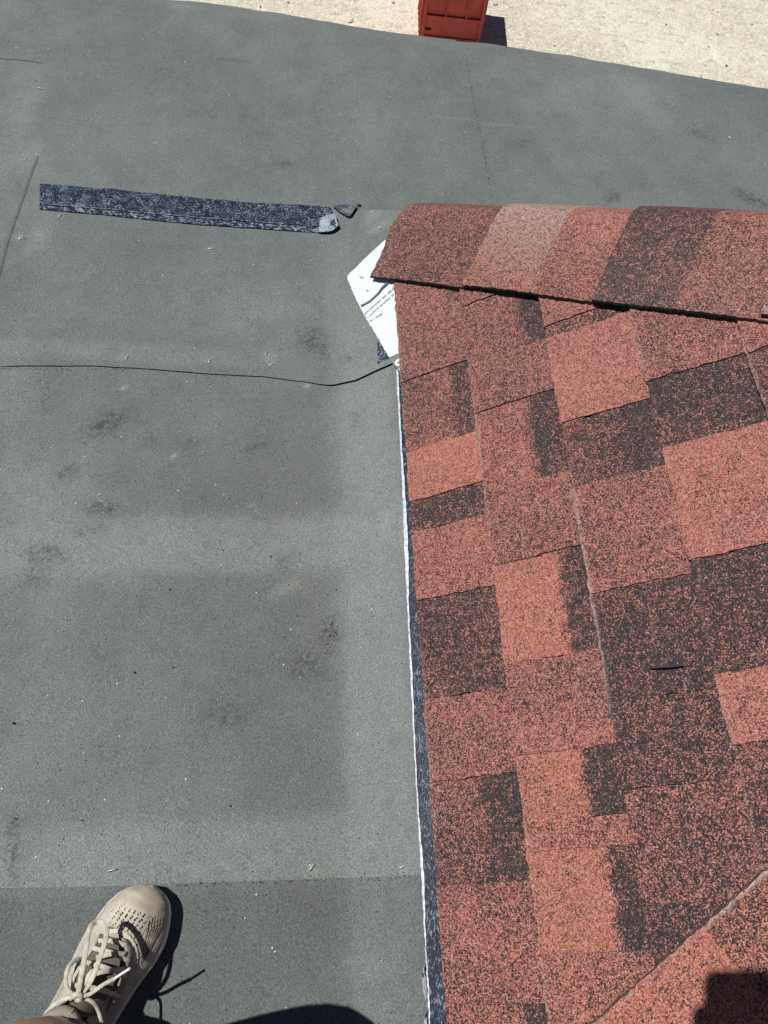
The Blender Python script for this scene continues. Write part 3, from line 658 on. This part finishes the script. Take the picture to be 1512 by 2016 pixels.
# ---------------------------------------------------------------- small loose things on the roof
def u_off(px, off=.007): return onU(*px, off)
P = catmull([onB(*p, o_) for p, o_ in [((1278, 1309), .020), ((1284, 1313), .016), ((1310, 1312), .0155), ((1335, 1309), .0155), ((1362, 1305), .015)]], 8)
mb = MB(); tube(mb, P, .0014, .5, taper=[.75 + .35 * math.sin(i / len(P) * 3.1) - (.5 if i > len(P) * .8 else 0) for i in range(len(P))]); sv_ = mb.build('asphalt_sliver', M['sliver'], None, True)
tag(sv_, 'curved black asphalt sliver lying on the dark shingles at right', 'asphalt scrap')
STAPLES = [((485 - 2, 0), None)]
stp = [((250, 704), 75, 'staple above the long curved seam, left of all others there'), ((413, 710), 70, 'staple above the curved seam, between the leftmost one and the pair further right'),
       ((524, 694), 65, 'upper staple of the close pair above the curved seam, left of the brown smudge'), ((536, 716), 20, 'lower staple of the close pair above the curved seam, left of the brown smudge'),
       ((220, 1713), 12, 'staple just beyond the toe of the shoe'), ((613, 1707), 50, 'staple near the straight seam, midway between shoe and shingles'),
       ((793, 1706), 15, 'staple close to the eave strip near the straight seam'), ((42, 470), 40, 'staple on the slanting strip left of the tape, near the photo edge'),
       ((77, 173), -25, 'staple below the short dark seam in the top left corner'), ((415, 489), 0, 'staple on bare grey sheet below the middle of the tape'),
       ((736, 417), 20, 'upper staple of two between the tar dab and the hip cap'), ((751, 448), 15, 'lower staple of two between the tar dab and the hip cap'),
       ((1438, 270), -40, 'staple on the grey sheet far right beyond the hip caps'), ((118, 426), 55, 'staple just under the left part of the tape')]
def staple_mb():
    mb = MB(); P = np.array([(-.0055, 0, -.0035), (-.0055, 0, .0002), (-.005, 0, .0008), (0, 0, .0009), (.005, 0, .0008), (.0055, 0, .0002), (.0055, 0, -.0035)])
    tube(mb, P, .00055, 1, 6, up=(0, 1, 0)); return mb
sp0 = None
for px, an, lb in stp:
    if sp0 is None: o = staple_mb().build('staple', M['wire'], None, True); sp0 = o
    else: o = sp0.copy(); COL.objects.link(o)
    p = onU(*px, .0055); p[2] += und_at(p[0], p[1]); o.location = tuple(p); o.rotation_euler = (0, 0, math.radians(an))
    tag(o, 'silver ' + lb, 'staple', 'staples in the grey sheets')
def crumbs(name, pts, rad, mats, label, cat, kind='stuff'):
    mb = MB(); R = np.random.default_rng(3)
    for (p, r) in pts:
        v = R.normal(size=(6, 3)); v /= np.linalg.norm(v, axis=1)[:, None]
        base = np.array([(1, 0, 0), (-1, 0, 0), (0, 1, 0), (0, -1, 0), (0, 0, .8), (0, 0, -.8)]) + v * .3
        q = base * r + p; mb.add(q, [(0, 2, 4), (2, 1, 4), (1, 3, 4), (3, 0, 4), (2, 0, 5), (1, 2, 5), (3, 1, 5), (0, 3, 5)], R.integers(0, len(mats)))
    return tag(mb.build(name, mats, None), label, cat, None, kind)
pts = []
R = np.random.default_rng(11)
def sc_(px, n, sx, sy, r0, r1):
    c = onU(*px, 0)
    for _ in range(n):
        x, y = c[0] + R.normal() * sx, c[1] + R.normal() * sy
        pts.append((np.array([x, y, float(zU(x, y)) + .0046 + und_at(x, y)]), R.uniform(r0, r1)))
for _ in range(330):
    x, y = R.uniform(-.9, 1.3), R.uniform(-.25, 2.0)
    if pyr(x, y) > .03: continue
    pts.append((np.array([x, y, float(zU(x, y)) + .0040 + und_at(x, y)]), abs(R.normal()) * .0006 + .0005))
M['g_dark'] = mat_simple('loose_dark_granule', (.03, .03, .033), .7, .3, .3, 300)
M['g_red'] = mat_simple('loose_red_granule', (.33, .10, .075), .7, .3, .3, 300)
M['g_pale'] = mat_simple('loose_pale_granule', (.60, .60, .57), .6, .3, .2, 300)
crumbs('loose_granules', pts, 0, [M['g_dark']] * 16 + [M['g_pale'], M['g_red']], 'loose shingle granules scattered over the grey sheets', 'granules')
pts = []
sc_((648, 1240), 40, .008, .008, .0005, .0011); sc_((640, 1280), 45, .016, .03, .0004, .0010); sc_((600, 1300), 30, .03, .03, .0004, .0009)
for i in range(160):
    t = R.uniform(); x = 78 + 500 * t; sc_((x, 412 + 43 * t * .95 + 3), 1, .002, .0022, .0004, .0013)
for i in range(120):
    t = R.uniform(0, 1); y = 100 + 280 * t; x = np.interp(y, [82, 120, 190, 270, 345, 400], [905, 916, 928, 945, 958, 968]); sc_((x + 2, y), 1, .0012, .004, .0005, .0013)
for i in range(110):
    x = R.uniform(0, 300); sc_((x, 727 + .01 * x), 1, .01, .0015, .0004, .0011)
for i in range(80):
    x = R.uniform(340, 820); sc_((x, np.interp(x, [345, 820], [1742, 1726])), 1, .01, .002, .0004, .0012)
crumbs('granule_drifts', pts, 0, [M['g_dark'], M['g_red'], M['g_red'], M['g_dark'], M['g_pale']], 'reddish granules gathered along the seams, tape edge and roof crease', 'granules')

# ---------------------------------------------------------------- crate in the yard
def onP(u, v, z): return onZ(u, v, z)
HC = .41
c0 = onZ(827, 76, ZG)[:2]; c1 = onZ(940, 88, ZG)[:2]
wdt = np.linalg.norm(c1 - c0); ax = (c1 - c0) / wdt; ay = np.array([-ax[1], ax[0]])
Rm = np.array([[ax[0], ay[0], 0], [ax[1], ay[1], 0], [0, 0, 1]]); T = np.array([c0[0], c0[1], ZG]) - np.array([ay[0], ay[1], 0]) * .03
cr = empty('plastic_crate', T); tag(cr, 'red ribbed plastic crate standing on the yard beyond the roof edge', 'crate')
D = wdt
mb = MB(); t_ = .012
for lo, hi in (((0, 0, 0), (wdt, t_, HC)), ((0, D - t_, 0), (wdt, D, HC)), ((0, t_, 0), (t_, D - t_, HC)), ((wdt - t_, t_, 0), (wdt, D - t_, HC)), ((t_, t_, .004), (wdt - t_, D - t_, .018))): mb.box(lo, hi, 0, Rm, T)
mb.build('crate_shell', M['red'], cr)
mb = MB(); e = .016
for (x, wd) in ((0, .022), (wdt * .36, .010), (wdt * .70, .010), (wdt - .022, .022)):
    mb.box((x, -e, HC * .45 if .02 < x < wdt - .05 else 0), (x + wd, -.001, HC - .032), 0, Rm, T); mb.box((x, D + .001, 0), (x + wd, D + e, HC - .032), 0, Rm, T)
mb.box((.023, -e * 1.1, HC * .47), (wdt - .023, -.002, HC * .47 + .016), 0, Rm, T)
mb.box((.023, -e * .7, .03), (wdt - .023, -.002, .05), 0, Rm, T)
for k in range(6):
    y = .02 + k * (D - .055) / 5; mb.box((-e, y, 0), (-.001, y + .018, HC - .032), 0, Rm, T); mb.box((wdt + .001, y, 0), (wdt + e, y + .018, HC - .032), 0, Rm, T)
mb.build('crate_rib', M['red'], cr)
mb = MB(); f_ = .026
for lo, hi in (((-f_, -f_, HC - .03), (wdt + f_, .0, HC + .002)), ((-f_, D, HC - .03), (wdt + f_, D + f_, HC + .002)), ((-f_, 0, HC - .03), (0, D, HC + .002)), ((wdt, 0, HC - .03), (wdt + f_, D, HC + .002))): mb.box(lo, hi, 0, Rm, T)
mb.build('crate_rim', M['red'], cr)
mb = MB(); mb.box((.012, -.004, HC * .22), (.075, -.0005, HC * .22 + .018), 0, Rm, T); mb.build('hand_slot', M['edge'], cr)
for i, (px, r, lb) in enumerate([((688, 40), .035, 'white stone in the yard left of the red crate'), ((975, 8), .03, 'grey stone in the yard just right of the red crate'), ((1412, 66), .022, 'small stone in the yard above the roof edge, far right'), ((1480, 47), .02, 'small stone in the yard nearest the top right corner')]):
    tag(lump('stone', onZ(*px, ZG + .004), r * (1 if i == 0 else .7), M['stone'] if i == 0 else M['wall'], i + 2, .35), lb, 'stone', 'stones in the yard')
pts = []
for _ in range(900):
    x, y = R.uniform(-3, 7), R.uniform(5.4, 10); pts.append((np.array([x, y, ZG + .001]), abs(R.normal()) * .006 + .003))
crumbs('yard_grit', pts, 0, [M['g_dark'], M['stone'], M['stone'], M['wall']], 'fine grit and chips strewn over the pale yard', 'grit')

# ---------------------------------------------------------------- person: body, shoe, phone
M['skin'] = mat_simple('skin', (.42, .22, .14), .5, .4, .06, 30, .15, 400)
def mat_knit():
    N = NT('shoe_knit', .85, .2); v = N.obj()
    c = N.mix(N.ramp(N.noise(v, 22, 4, .6), .38, .66), (.37, .335, .275), (.56, .52, .44))
    c = N.mix(N.ramp(N.noise(v, 60, 4, .7), .5, .75, 0, .55), c, (.26, .21, .16))
    w_ = N.n('ShaderNodeTexWave'); N.l(N.obj((1, 1, 1), (0, 0, .49)), w_.inputs[0]); w_.inputs['Scale'].default_value = 130; w_.inputs['Distortion'].default_value = .6
    c = N.mix(N.ramp(w_.outputs['Fac'], 0, 1, .22, 0), c, (.15, .12, .10))
    b = N.bump(w_.outputs['Fac'], .35, .0006); b = N.bump(N.noise(v, 500, 2), .3, .0005, b)
    b = N.bump(N.noise(v, 40, 3), .4, .002, b)
    return N.out(c, b)
M['knit'] = mat_knit()
M['sole'] = mat_simple('shoe_sole', (.66, .64, .60), .7, .3, .12, 20, .1, 200)
M['rubber'] = mat_simple('shoe_overlay', (.55, .52, .43), .7, .3, .08, 40, .1, 200)
M['over'] = mat_simple('shoe_side_overlay', (.46, .42, .42), .6, .3, .08, 40, .1, 200)
M['lace'] = mat_simple('lace_cotton', (.47, .45, .375), .9, .2, .3, 120, .9, 500)
M['aglet'] = mat_simple('lace_tip', (.62, .62, .60), .4, .4, .05, 200)
M['tongue'] = mat_simple('shoe_tongue', (.13, .11, .088), .9, .2, .2, 500, .5, 900)
M['collar'] = mat_simple('shoe_collar', (.27, .235, .20), .85, .2, .1, 60, .3, 500)
M['holes'] = mat_simple('knit_hole', (.03, .024, .02), .95, .1, .2, 300)
M['sock'] = mat_simple('sock_cotton', (.72, .74, .80), .9, .2, .08, 300, .8, 700)
M['short'] = mat_simple('shorts_cloth', (.035, .045, .07), .9, .2, .15, 40, .3, 500)
M['shirt'] = mat_simple('shirt_cloth', (.11, .13, .16), .9, .2, .1, 30, .3, 500)
M['hair'] = mat_simple('hair', (.03, .02, .015), .6, .3, .3, 200, .6, 300)
M['phone'] = mat_simple('phone_shell', (.05, .055, .065), .3, .5, .05, 60)
M['glass'] = mat_simple('phone_glass', (.01, .01, .012), .08, .5, .05, 60)

toe = onZ(300, 1742, .03)[:2]; ta = _n(np.array([.48, .88])); tb = np.array([ta[1], -ta[0]])
def SH(d, s, z): return np.array([toe[0] - ta[0] * d + tb[0] * s, toe[1] - ta[1] * d + tb[1] * s, z])
Ld = [0, .004, .015, .028, .047, .068, .093, .118, .136, .177, .22, .25, .272, .285]
Lw = [0, -.012, -.027, -.037, -.0445, -.0465, -.045, -.043, -.042, -.042, -.040, -.035, -.022, 0]
Rd = [0, .003, .010, .020, .037, .056, .083, .104, .124, .145, .2, .25, .272, .285]
Rw = [.0, .020, .032, .040, .048, .0535, .053, .048, .0455, .044, .040, .035, .022, 0]
def wl(d): return np.interp(d, Ld, Lw)
def wr(d): return np.interp(d, Rd, Rw)
def Ht(d): return np.interp(d, [0, .006, .016, .03, .06, .09, .12, .15, .18, .22, .26, .285], [.030, .041, .050, .055, .061, .071, .084, .094, .098, .096, .098, .07])
def Zup(d, s):
    c = (wl(d) + wr(d)) / 2; h_ = np.maximum((wr(d) - wl(d)) / 2, 1e-4); q = np.clip(np.abs(s - c) / h_ / .985, 0, 1)
    ridge = 1 - np.clip((d - .08) / .06, 0, 1) * .25 * q - np.clip((s - c) / h_ - .25, 0, 1) * np.clip((d - .05) / .05, 0, 1) * .38
    return .024 + (Ht(d) - .024) * (1 - q ** 2.1) ** .62 * ridge
def onShoe(u, v, off=.0):
    z = .06
    for _ in range(25):
        p = onZ(u, v, z); dd = p[:2] - toe; d = -dd @ ta; s = dd @ tb; z = .6 * z + .4 * (float(Zup(max(d, .001), s)) + off)
    return onZ(u, v, z)
foot = Vector(tuple(SH(.2, 0, 0)))
# body skeleton (world metres)
J = {'ankL': (tuple(SH(.215, 0, .07)), .036), 'ankL2': (tuple(SH(.212, 0, .13)), .037), 'calfL': ((-.275, -.185, .29), .052), 'kneeL': ((-.204, -.116, .50), .051), 'thL': ((-.20, -.34, .54), .078), 'hipL': ((-.16, -.56, .62), .092),
     'pel': ((-.07, -.60, .64), .115), 'hipR': ((.03, -.62, .60), .092), 'thR': ((.06, -.48, .44), .078), 'kneeR': ((.05, -.36, .30), .056), 'calfR': ((.045, -.56, .20), .048), 'ankR': ((.04, -.74, .10), .036), 'toeR': ((.04, -.66, .035), .030),
     'abd': ((-.07, -.55, .82), .120), 'chest': ((-.06, -.47, 1.00), .140), 'neck0': ((-.05, -.42, 1.16), .065), 'neck': ((-.045, -.39, 1.22), .055), 'head': ((-.04, -.345, 1.31), .078), 'crown': ((-.04, -.335, 1.37), .085),
     'shL': ((-.22, -.43, 1.10), .055), 'elL': ((-.34, -.26, .98), .042), 'wrL': ((-.125, -.105, 1.10), .027), 'haL': ((-.105, -.075, 1.125), .030),
     'shR': ((.12, -.43, 1.10), .055), 'elR': ((.24, -.27, .95), .042), 'wrR': ((.085, -.125, 1.09), .027), 'haR': ((.062, -.095, 1.118), .030)}
Ed = [('pel', 'hipL'), ('hipL', 'thL'), ('thL', 'kneeL'), ('kneeL', 'calfL'), ('calfL', 'ankL2'), ('ankL2', 'ankL'), ('pel', 'hipR'), ('hipR', 'thR'), ('thR', 'kneeR'), ('kneeR', 'calfR'), ('calfR', 'ankR'), ('ankR', 'toeR'),
      ('pel', 'abd'), ('abd', 'chest'), ('chest', 'neck0'), ('neck0', 'neck'), ('neck', 'head'), ('head', 'crown'), ('chest', 'shL'), ('shL', 'elL'), ('elL', 'wrL'), ('wrL', 'haL'), ('chest', 'shR'), ('shR', 'elR'), ('elR', 'wrR'), ('wrR', 'haR')]
def skin(name, joints, edges, mat, parent, root, grow=0, sub=2):
    names = sorted({a for e_ in edges for a in e_}); ix = {n: i for i, n in enumerate(names)}
    me = bpy.data.meshes.new(name); me.from_pydata([joints[n][0] for n in names], [(ix[a], ix[b]) for a, b in edges], [])
    o = link_mesh(name, me, mat, parent)
    o.modifiers.new('skin', 'SKIN').use_smooth_shade = True
    if not me.skin_vertices:
        bm = bmesh.new(); bm.from_mesh(me); bm.verts.layers.skin.verify(); bm.to_mesh(me); bm.free()
    sv = me.skin_vertices[0].data
    for n, i in ix.items():
        r = joints[n][1] * (1.0 if joints[n][1] < .02 else 1.32) + grow; sv[i].radius = (r, r)
        sv[i].use_root = (n in (root if isinstance(root, (list, tuple)) else [root]))
    m_ = o.modifiers.new('sub', 'SUBSURF'); m_.levels = sub; m_.render_levels = sub
    return o
# fingers: five per hand, curled round the phone's edges
PHC = CAM - FWD * .014 - RIGHT * .016 + DOWN * .055      # phone centre; the lens sits in its upper right corner
def ph(r, d, f): return tuple(PHC + RIGHT * r + DOWN * d + FWD * f)
roots = ['pel']
JJ = dict(J); EE = list(Ed)
def chain(pref, base, pts, r):
    prev = base
    for i, p in enumerate(pts):
        n = f'{pref}{i}'; JJ[n] = (p, r[i]); EE.append((prev, n)); prev = n
for side, sg in (('L', -1), ('R', 1)):
    hx = sg * .036
    for i, (dd, ln) in enumerate(((-.030, .95), (-.010, 1.05), (.010, 1.0), (.029, .8))):
        chain(f'f{side}{i}', 'ha' + side, [ph(hx + sg * .016, dd + .012, -.018), ph(hx + sg * .012, dd + .002, .006), ph(hx - sg * .018 * ln, dd - .002, .013)], (.0095, .0085, .0075))
    chain(f't{side}', 'ha' + side, [ph(hx + sg * .014, .035, -.028), ph(hx + sg * .002, .020, -.020), ph(hx - sg * .020, .008, -.015)], (.011, .010, .0085))
for side, sg in (('L', -1), ('R', 1)):
    JJ['wr' + side] = (ph(sg * (.165 if side == 'L' else .085), .028 if side == 'L' else .125, -.030), .031); JJ['ha' + side] = (ph(sg * .082, .002 if side == 'L' else .066, -.020), .037)
chain('nose', 'head', [(-.04, -.262, 1.315)], (.012,))
body = skin('person', JJ, EE, M['skin'], None, roots)
tag(body, 'person crouching in beige running shoes, bare knee at the lower left corner, holding a phone', 'person')
skin('shorts', J, [e_ for e_ in Ed if e_ in (('pel', 'hipL'), ('hipL', 'thL'), ('pel', 'hipR'), ('hipR', 'thR'), ('pel', 'abd'))], M['short'], body, 'pel', .020)
skin('shirt', J, [('pel', 'abd'), ('abd', 'chest'), ('chest', 'shL'), ('chest', 'shR'), ('chest', 'neck0'), ('shL', 'elL'), ('shR', 'elR')], M['shirt'], body, 'chest', .026)
def ell(name, c, r, mat, parent, cut=None):
    bm = bmesh.new(); bmesh.ops.create_uvsphere(bm, u_segments=28, v_segments=18, radius=1)
    if cut: bmesh.ops.delete(bm, geom=[v for v in bm.verts if cut(v.co)], context='VERTS')
    for v in bm.verts: v.co = Vector(c) + Vector((v.co.x * r[0], v.co.y * r[1], v.co.z * r[2]))
    for f in bm.faces: f.smooth = True
    me = bpy.data.meshes.new(name); bm.to_mesh(me); bm.free(); return link_mesh(name, me, mat, parent)
ell('hair', (-.04, -.350, 1.375), (.092, .100, .088), M['hair'], body, lambda v: v.z < -.25 and v.y > -.3)
for sx in (-1, 1):
    ell('ear', (-.04 + sx * .082, -.35, 1.325), (.010, .020, .032), M['skin'], body); ell('eye', (-.04 + sx * .032, -.275, 1.345), (.013, .010, .010), M['sock'], body)
# phone
pe = empty('phone', PHC); tag(pe, 'slim dark phone held flat above the roof by the person, seen only by its shadow', 'phone')
Rp = np.array([RIGHT, DOWN, FWD]).T
def rrect(hw, hh, r, z0, z1, name, mat, cx=0, cy=0):
    P = [(cx + sx * (hw - r) + r * math.cos(a), cy + sy * (hh - r) + r * math.sin(a)) for sx, sy, a0 in ((1, 1, 0), (-1, 1, 90), (-1, -1, 180), (1, -1, 270)) for a in [math.radians(a0 + t * 15) for t in range(7)]]
    n = len(P); V = np.array([(x, y, z0) for x, y in P] + [(x, y, z1) for x, y in P]) @ Rp.T + PHC
    return mesh(name, V, [tuple(range(n)), tuple(range(2 * n - 1, n - 1, -1))] + [(i, n + i, n + (i + 1) % n, (i + 1) % n) for i in range(n)], M[mat], pe)
rrect(.042, .077, .014, -.005, .005, 'phone_body', 'phone')
rrect(.038, .073, .011, -.0058, -.0053, 'phone_screen', 'glass')
mb = MB(); mb.box((.004, -.068, .0052), (.036, -.034, .008), 0, Rp, PHC); mb.build('camera_bump', M['phone'], pe)

# ---- shoe
shoe = None
def outline(scale, z, n=72, offd=0):
    ds = .1425 - .1425 * np.cos(np.linspace(0, math.pi, n // 2)); out = []
    for d in ds: out.append((d, wr(d)))
    for d in ds[::-1][1:-1]: out.append((d, wl(d)))
    return [SH(.14 + (d - .14) * (1 - (1 - scale) * .45), s * scale, z) for d, s in out]
# upper
nd, nsd = 90, 44; dsv = .1425 - .1425 * np.cos(np.linspace(0.0, math.pi, nd + 1)); V = []
for d in dsv:
    a, b = wl(d), wr(d)
    for j in range(nsd + 1):
        t = -math.cos(math.pi * j / nsd); s = (a + b) / 2 + (b - a) / 2 * t * .985
        z = float(Zup(d, s))
        # folds across the toe box, dent lines
        z += .0012 * math.sin(d * 260 + s * 60) * math.exp(-((d - .03) / .02) ** 2) * (1 - t * t) - .0022 * math.exp(-((d - .045 + (s - .03) * .6) / .003) ** 2) * (s > .02)
        V.append(SH(d, s, z))
F = []; m = nsd + 1; hole = lambda p: (((p[0] - .205) / .062) ** 2 + ((p[1] + .0) / .031) ** 2) < 1
for i in range(nd):
    for j in range(nsd):
        d = (dsv[i] + dsv[i + 1]) / 2; t = -math.cos(math.pi * (j + .5) / nsd); s = (wl(d) + wr(d)) / 2 + (wr(d) - wl(d)) / 2 * t
        if hole((d, s)): continue
        F.append((i * m + j, i * m + j + 1, (i + 1) * m + j + 1, (i + 1) * m + j))
shoe = mesh('shoe', V, F, M['knit'], body, True)
shoe['label'] = 'worn beige running shoe with perforated toe and untidy bow'
rings = [(.93, .0), (.985, .006), (1.0, .016), (1.0, .025), (.975, .029), (.93, .029)]
V = []; 
for sc_v, z in rings: V += outline(sc_v, z)
n = len(outline(1, 0)); F = [(i * n + k, i * n + (k + 1) % n, (i + 1) * n + (k + 1) % n, (i + 1) * n + k) for i in range(len(rings) - 1) for k in range(n)] + [tuple(range(n))]
mesh('sole', V, F, M['sole'], shoe, True)
# second shoe out of view
ro = np.array([.04, -.66, 0]); rv = lambda p: np.array([ro[0] - (p @ np.array([tb[0], tb[1], 0]) - SH(.14, 0, 0) @ np.array([tb[0], tb[1], 0])), 0, 0])
def move(p):
    q = np.array(p) - SH(.14, 0, 0); d = -(q[0] * ta[0] + q[1] * ta[1]); s = q[0] * tb[0] + q[1] * tb[1]; return (ro[0] - s, ro[1] - d + .02, q[2] )
sh2 = mesh('shoe', [move(v.co) for v in shoe.data.vertices], [tuple(p.vertices)[::-1] for p in shoe.data.polygons], M['knit'], body, True)
mesh('sole', [move(v) for v in V], [f[::-1] for f in F], M['sole'], sh2, True)
# toe arc, perforations, side overlays
def poly_on_shoe(name, A, B, off, mat, n=6, nc=4, thick=.001):
    return ribbon(name, A, B, off, mat, shoe, n=n, ncol=nc, surf=onShoe, thick=thick)
poly_on_shoe('toe_overlay', [(216, 1829), (232, 1829), (248, 1836), (260, 1848), (269, 1865), (272, 1884), (270, 1900)], [(218, 1838), (231, 1838), (243, 1845), (252, 1856), (258, 1870), (259, 1884), (258, 1897)], .0016, M['rubber'])
poly_on_shoe('side_overlay', [(170, 1832), (160, 1850), (150, 1870), (140, 1892), (132, 1912)], [(176, 1833), (170, 1850), (161, 1868), (150, 1885), (138, 1899)], .0012, M['over'])
poly_on_shoe('side_overlay', [(128, 1921), (118, 1942), (106, 1965), (93, 1990)], [(134, 1917), (126, 1937), (116, 1958), (104, 1978)], .0012, M['over'])
mb = MB()
rows_ = [(i, j) for i in range(10) for j in range(12)]
for i in range(13):
    for j in range(12):
        u = 207 + j * 9.2 + (i % 2) * 4.8 + (i - 5) * 1.0 + random.uniform(-.8, .8); v = 1770 + i * 6.9 + j * 3.4
        c_ = ((u - 262) / 50) ** 2 + ((v - 1812) / 44) ** 2
        if c_ > 1.05: continue
        r_h = .00085 * (1.1 - .6 * c_) * (.8 if u > 285 else 1) * random.uniform(.8, 1.15)
        p = onShoe(u, v, .0009)
        ang = math.radians(25 + j * 2); dx = np.array([math.sin(ang), math.cos(ang), 0]); dy = np.array([math.cos(ang), -math.sin(ang), 0])
        q1, q2 = onShoe(u + 1.5, v, .0009), onShoe(u, v - 1.5, .0009); e1 = _n(q1 - p); e2 = _n(q2 - p); nrm = _n(np.cross(e1, e2))
        ringp = [p + (e2 * math.cos(t) * 1.9 + e1 * (math.sin(t) + .5 * math.cos(t)) * .85) * r_h for t in np.linspace(0, 6.283, 9)[:-1]]
        mb.add(ringp, [tuple(range(8))[::-1]])
mb.build('knit_holes', M['holes'], shoe)
# knit ribs on the outer side of the toe box: fine grooves
mb = MB()
for k in range(6):
    a = catmull([onShoe(*p, .0003) for p in [(326 - k * 6.4, 1782 + k * 6), (317 - k * 6, 1822 + k * 5), (302 - k * 4.4, 1856 + k * 4.5), (290 - k * 2.6, 1880 + k * 4)]], 5)
    tube(mb, a, .00045, .6, 5)
mb.build('knit_ribs', M['tongue'], shoe, True)
mb = MB()
for k in range(16):
    t = k / 15; u = 214 + 56 * t; v = 1822 + 34 * t ** 1.6 + 2; u2, v2 = u + 3.0 - 5 * t, v + 7.0
    tube(mb, catmull([onShoe(u, v, .0002), onShoe((u + u2) / 2, (v + v2) / 2, .0003), onShoe(u2, v2, .0002)], 3), .0006, .6, 5)
mb.build('knit_slits', M['holes'], shoe, True)
# tongue
ribbon('tongue', [(196, 1838), (178, 1870), (165, 1895), (152, 1925), (148, 1960), (128, 2002)], [(240, 1850), (240, 1875), (236, 1900), (228, 1930), (212, 1966), (196, 1996)], .0035, M['tongue'], shoe, n=6, ncol=10, surf=onShoe,
       extra=lambda u, t: (0, 0, .007 * math.sin(t * math.pi) * (.4 + u) + .012 * u * u), thick=.004)
ribbon('tongue_pad', [(182, 1908), (170, 1922), (160, 1938), (156, 1952)], [(190, 1903), (188, 1922), (182, 1940), (170, 1954)], .0085, M['rubber'], shoe, n=6, ncol=6, surf=onShoe, extra=lambda u, t: (0, 0, .010 + .003 * math.sin(t * math.pi)), thick=.003)
# eyestays
ribbon('eyestay', [(186, 1842), (170, 1868), (152, 1893), (136, 1925), (124, 1955), (104, 1990)], [(198, 1842), (184, 1868), (166, 1895), (149, 1925), (140, 1955), (126, 1982)], .0040, M['knit'], shoe, n=6, ncol=5, surf=onShoe,
       extra=lambda u, t: (0, 0, .004 * math.sin(t * math.pi) + .004 * u), thick=.003)
ribbon('eyestay', [(236, 1845), (245, 1868), (246, 1892), (238, 1922), (226, 1955), (214, 1990)], [(252, 1850), (262, 1872), (260, 1898), (252, 1928), (240, 1960), (228, 1996)], .0040, M['collar'], shoe, n=6, ncol=5, surf=onShoe,
       extra=lambda u, t: (0, 0, .004 * math.sin(t * math.pi) + .004 * u), thick=.003)
# flat lace bars across the tongue
def lace(name, pts, r=.0028, flat=.42, n=7, mat='lace', taper=None):
    P = catmull(pts, n); mb = MB(); tube(mb, P, r, flat, 10, taper=taper); return mb.build(name, M[mat], shoe, True)
for (a, b, z) in (((194, 1852), (250, 1862), .0105), ((182, 1866), (256, 1893), .0115), ((190, 1886), (250, 1878), .0150), ((168, 1894), (248, 1924), .0135), ((160, 1926), (246, 1908), .0165), ((148, 1940), (236, 1962), .019)):
    mid = ((a[0] + b[0]) / 2, (a[1] + b[1]) / 2 - 4)
    lace('shoelace', [onShoe(*a, .005), onShoe(a[0] * .8 + mid[0] * .2, a[1] * .8 + mid[1] * .2, z * .75), onShoe(*mid, z), onShoe(b[0] * .8 + mid[0] * .2, b[1] * .8 + mid[1] * .2, z * .75), onShoe(*b, .005)], .0029, .35)
zz = lambda px, z: onZ(*px, z)
lace('shoelace', [zz(p, z) for p, z in [((152, 1961), .122), ((155, 1950), .128), ((160, 1921), .134), ((166, 1890), .132), ((170, 1865), .127), ((173.5, 1838), .117), ((179.5, 1822), .110), ((191, 1814), .104), ((203, 1819), .106), ((209, 1838), .112), ((205, 1861), .119), ((195, 1891), .125), ((184, 1921), .127), ((170, 1945), .125), ((153, 1960), .122)]], .0031, .22, 10)
lace('shoelace', [zz(p, z) for p, z in [((152, 1961), .122), ((136, 1952), .126), ((129.5, 1933), .127), ((133, 1908), .122), ((143, 1894), .116), ((156, 1888), .110), ((158, 1893), .106), ((148, 1905), .107), ((138, 1926), .112), ((143, 1947), .118), ((152, 1960), .120)]], .0027, .4, 8)
lace('shoelace', [zz(p, z) for p, z in [((158, 1962), .121), ((177, 1957), .127), ((203, 1939), .133), ((227, 1926), .136)]], .0024, .7, 8)
lace('lace_tip', [zz(p, z) for p, z in [((225, 1927), .136), ((240, 1917), .137), ((257, 1906), .137)]], .0017, 1, 4, 'aglet')
lace('shoelace', [zz(p, z) for p, z in [((150, 1962), .121), ((130, 1966), .116), ((112, 1975), .108), ((95, 1990), .098), ((80, 2012), .088)]], .0026, .5, 6)
lace('shoelace', [zz(p, z) for p, z in [((155, 1963), .121), ((172, 1967), .118), ((186, 1977), .113), ((194, 1992), .107), ((202, 2018), .100)]], .0022, .5, 6)
mb = MB(); tube(mb, catmull([zz((146, 1962), .122), zz((152, 1957), .127), zz((159, 1961), .126), zz((157, 1968), .121), zz((149, 1966), .120)], 6), .0030, .8); mb.build('lace_knot', M['lace'], shoe, True)
# collar and sock
V = []; nC = 40
for k in range(nC):
    a = 2 * math.pi * k / nC; d = .208 - .056 * math.cos(a); s = .0295 * math.sin(a); zc = .094 + .012 * (math.cos(a) + 1) / 2 + (.012 if math.cos(a) < -.6 else 0)
    V.append((d, s, zc))
mb = MB(); P = [SH(*v) for v in V] + [SH(*V[0]), SH(*V[1])]; tube(mb, np.array(P), .0065, 1.2, 10); mb.build('collar', M['collar'], shoe, True)
mb = MB(); a0 = SH(.204, .004, .06); a1 = SH(.200, .004, .19); P = np.array([a0 + (a1 - a0) * t for t in np.linspace(0, 1, 18)])
tube(mb, P, .046, 1, 28, up=(0, 1, 0), taper=[1.02 - .05 * t + .012 * math.sin(t * 60) for t in np.linspace(0, 1, 18)])
so_ = mb.build('sock', M['sock'], body, True)
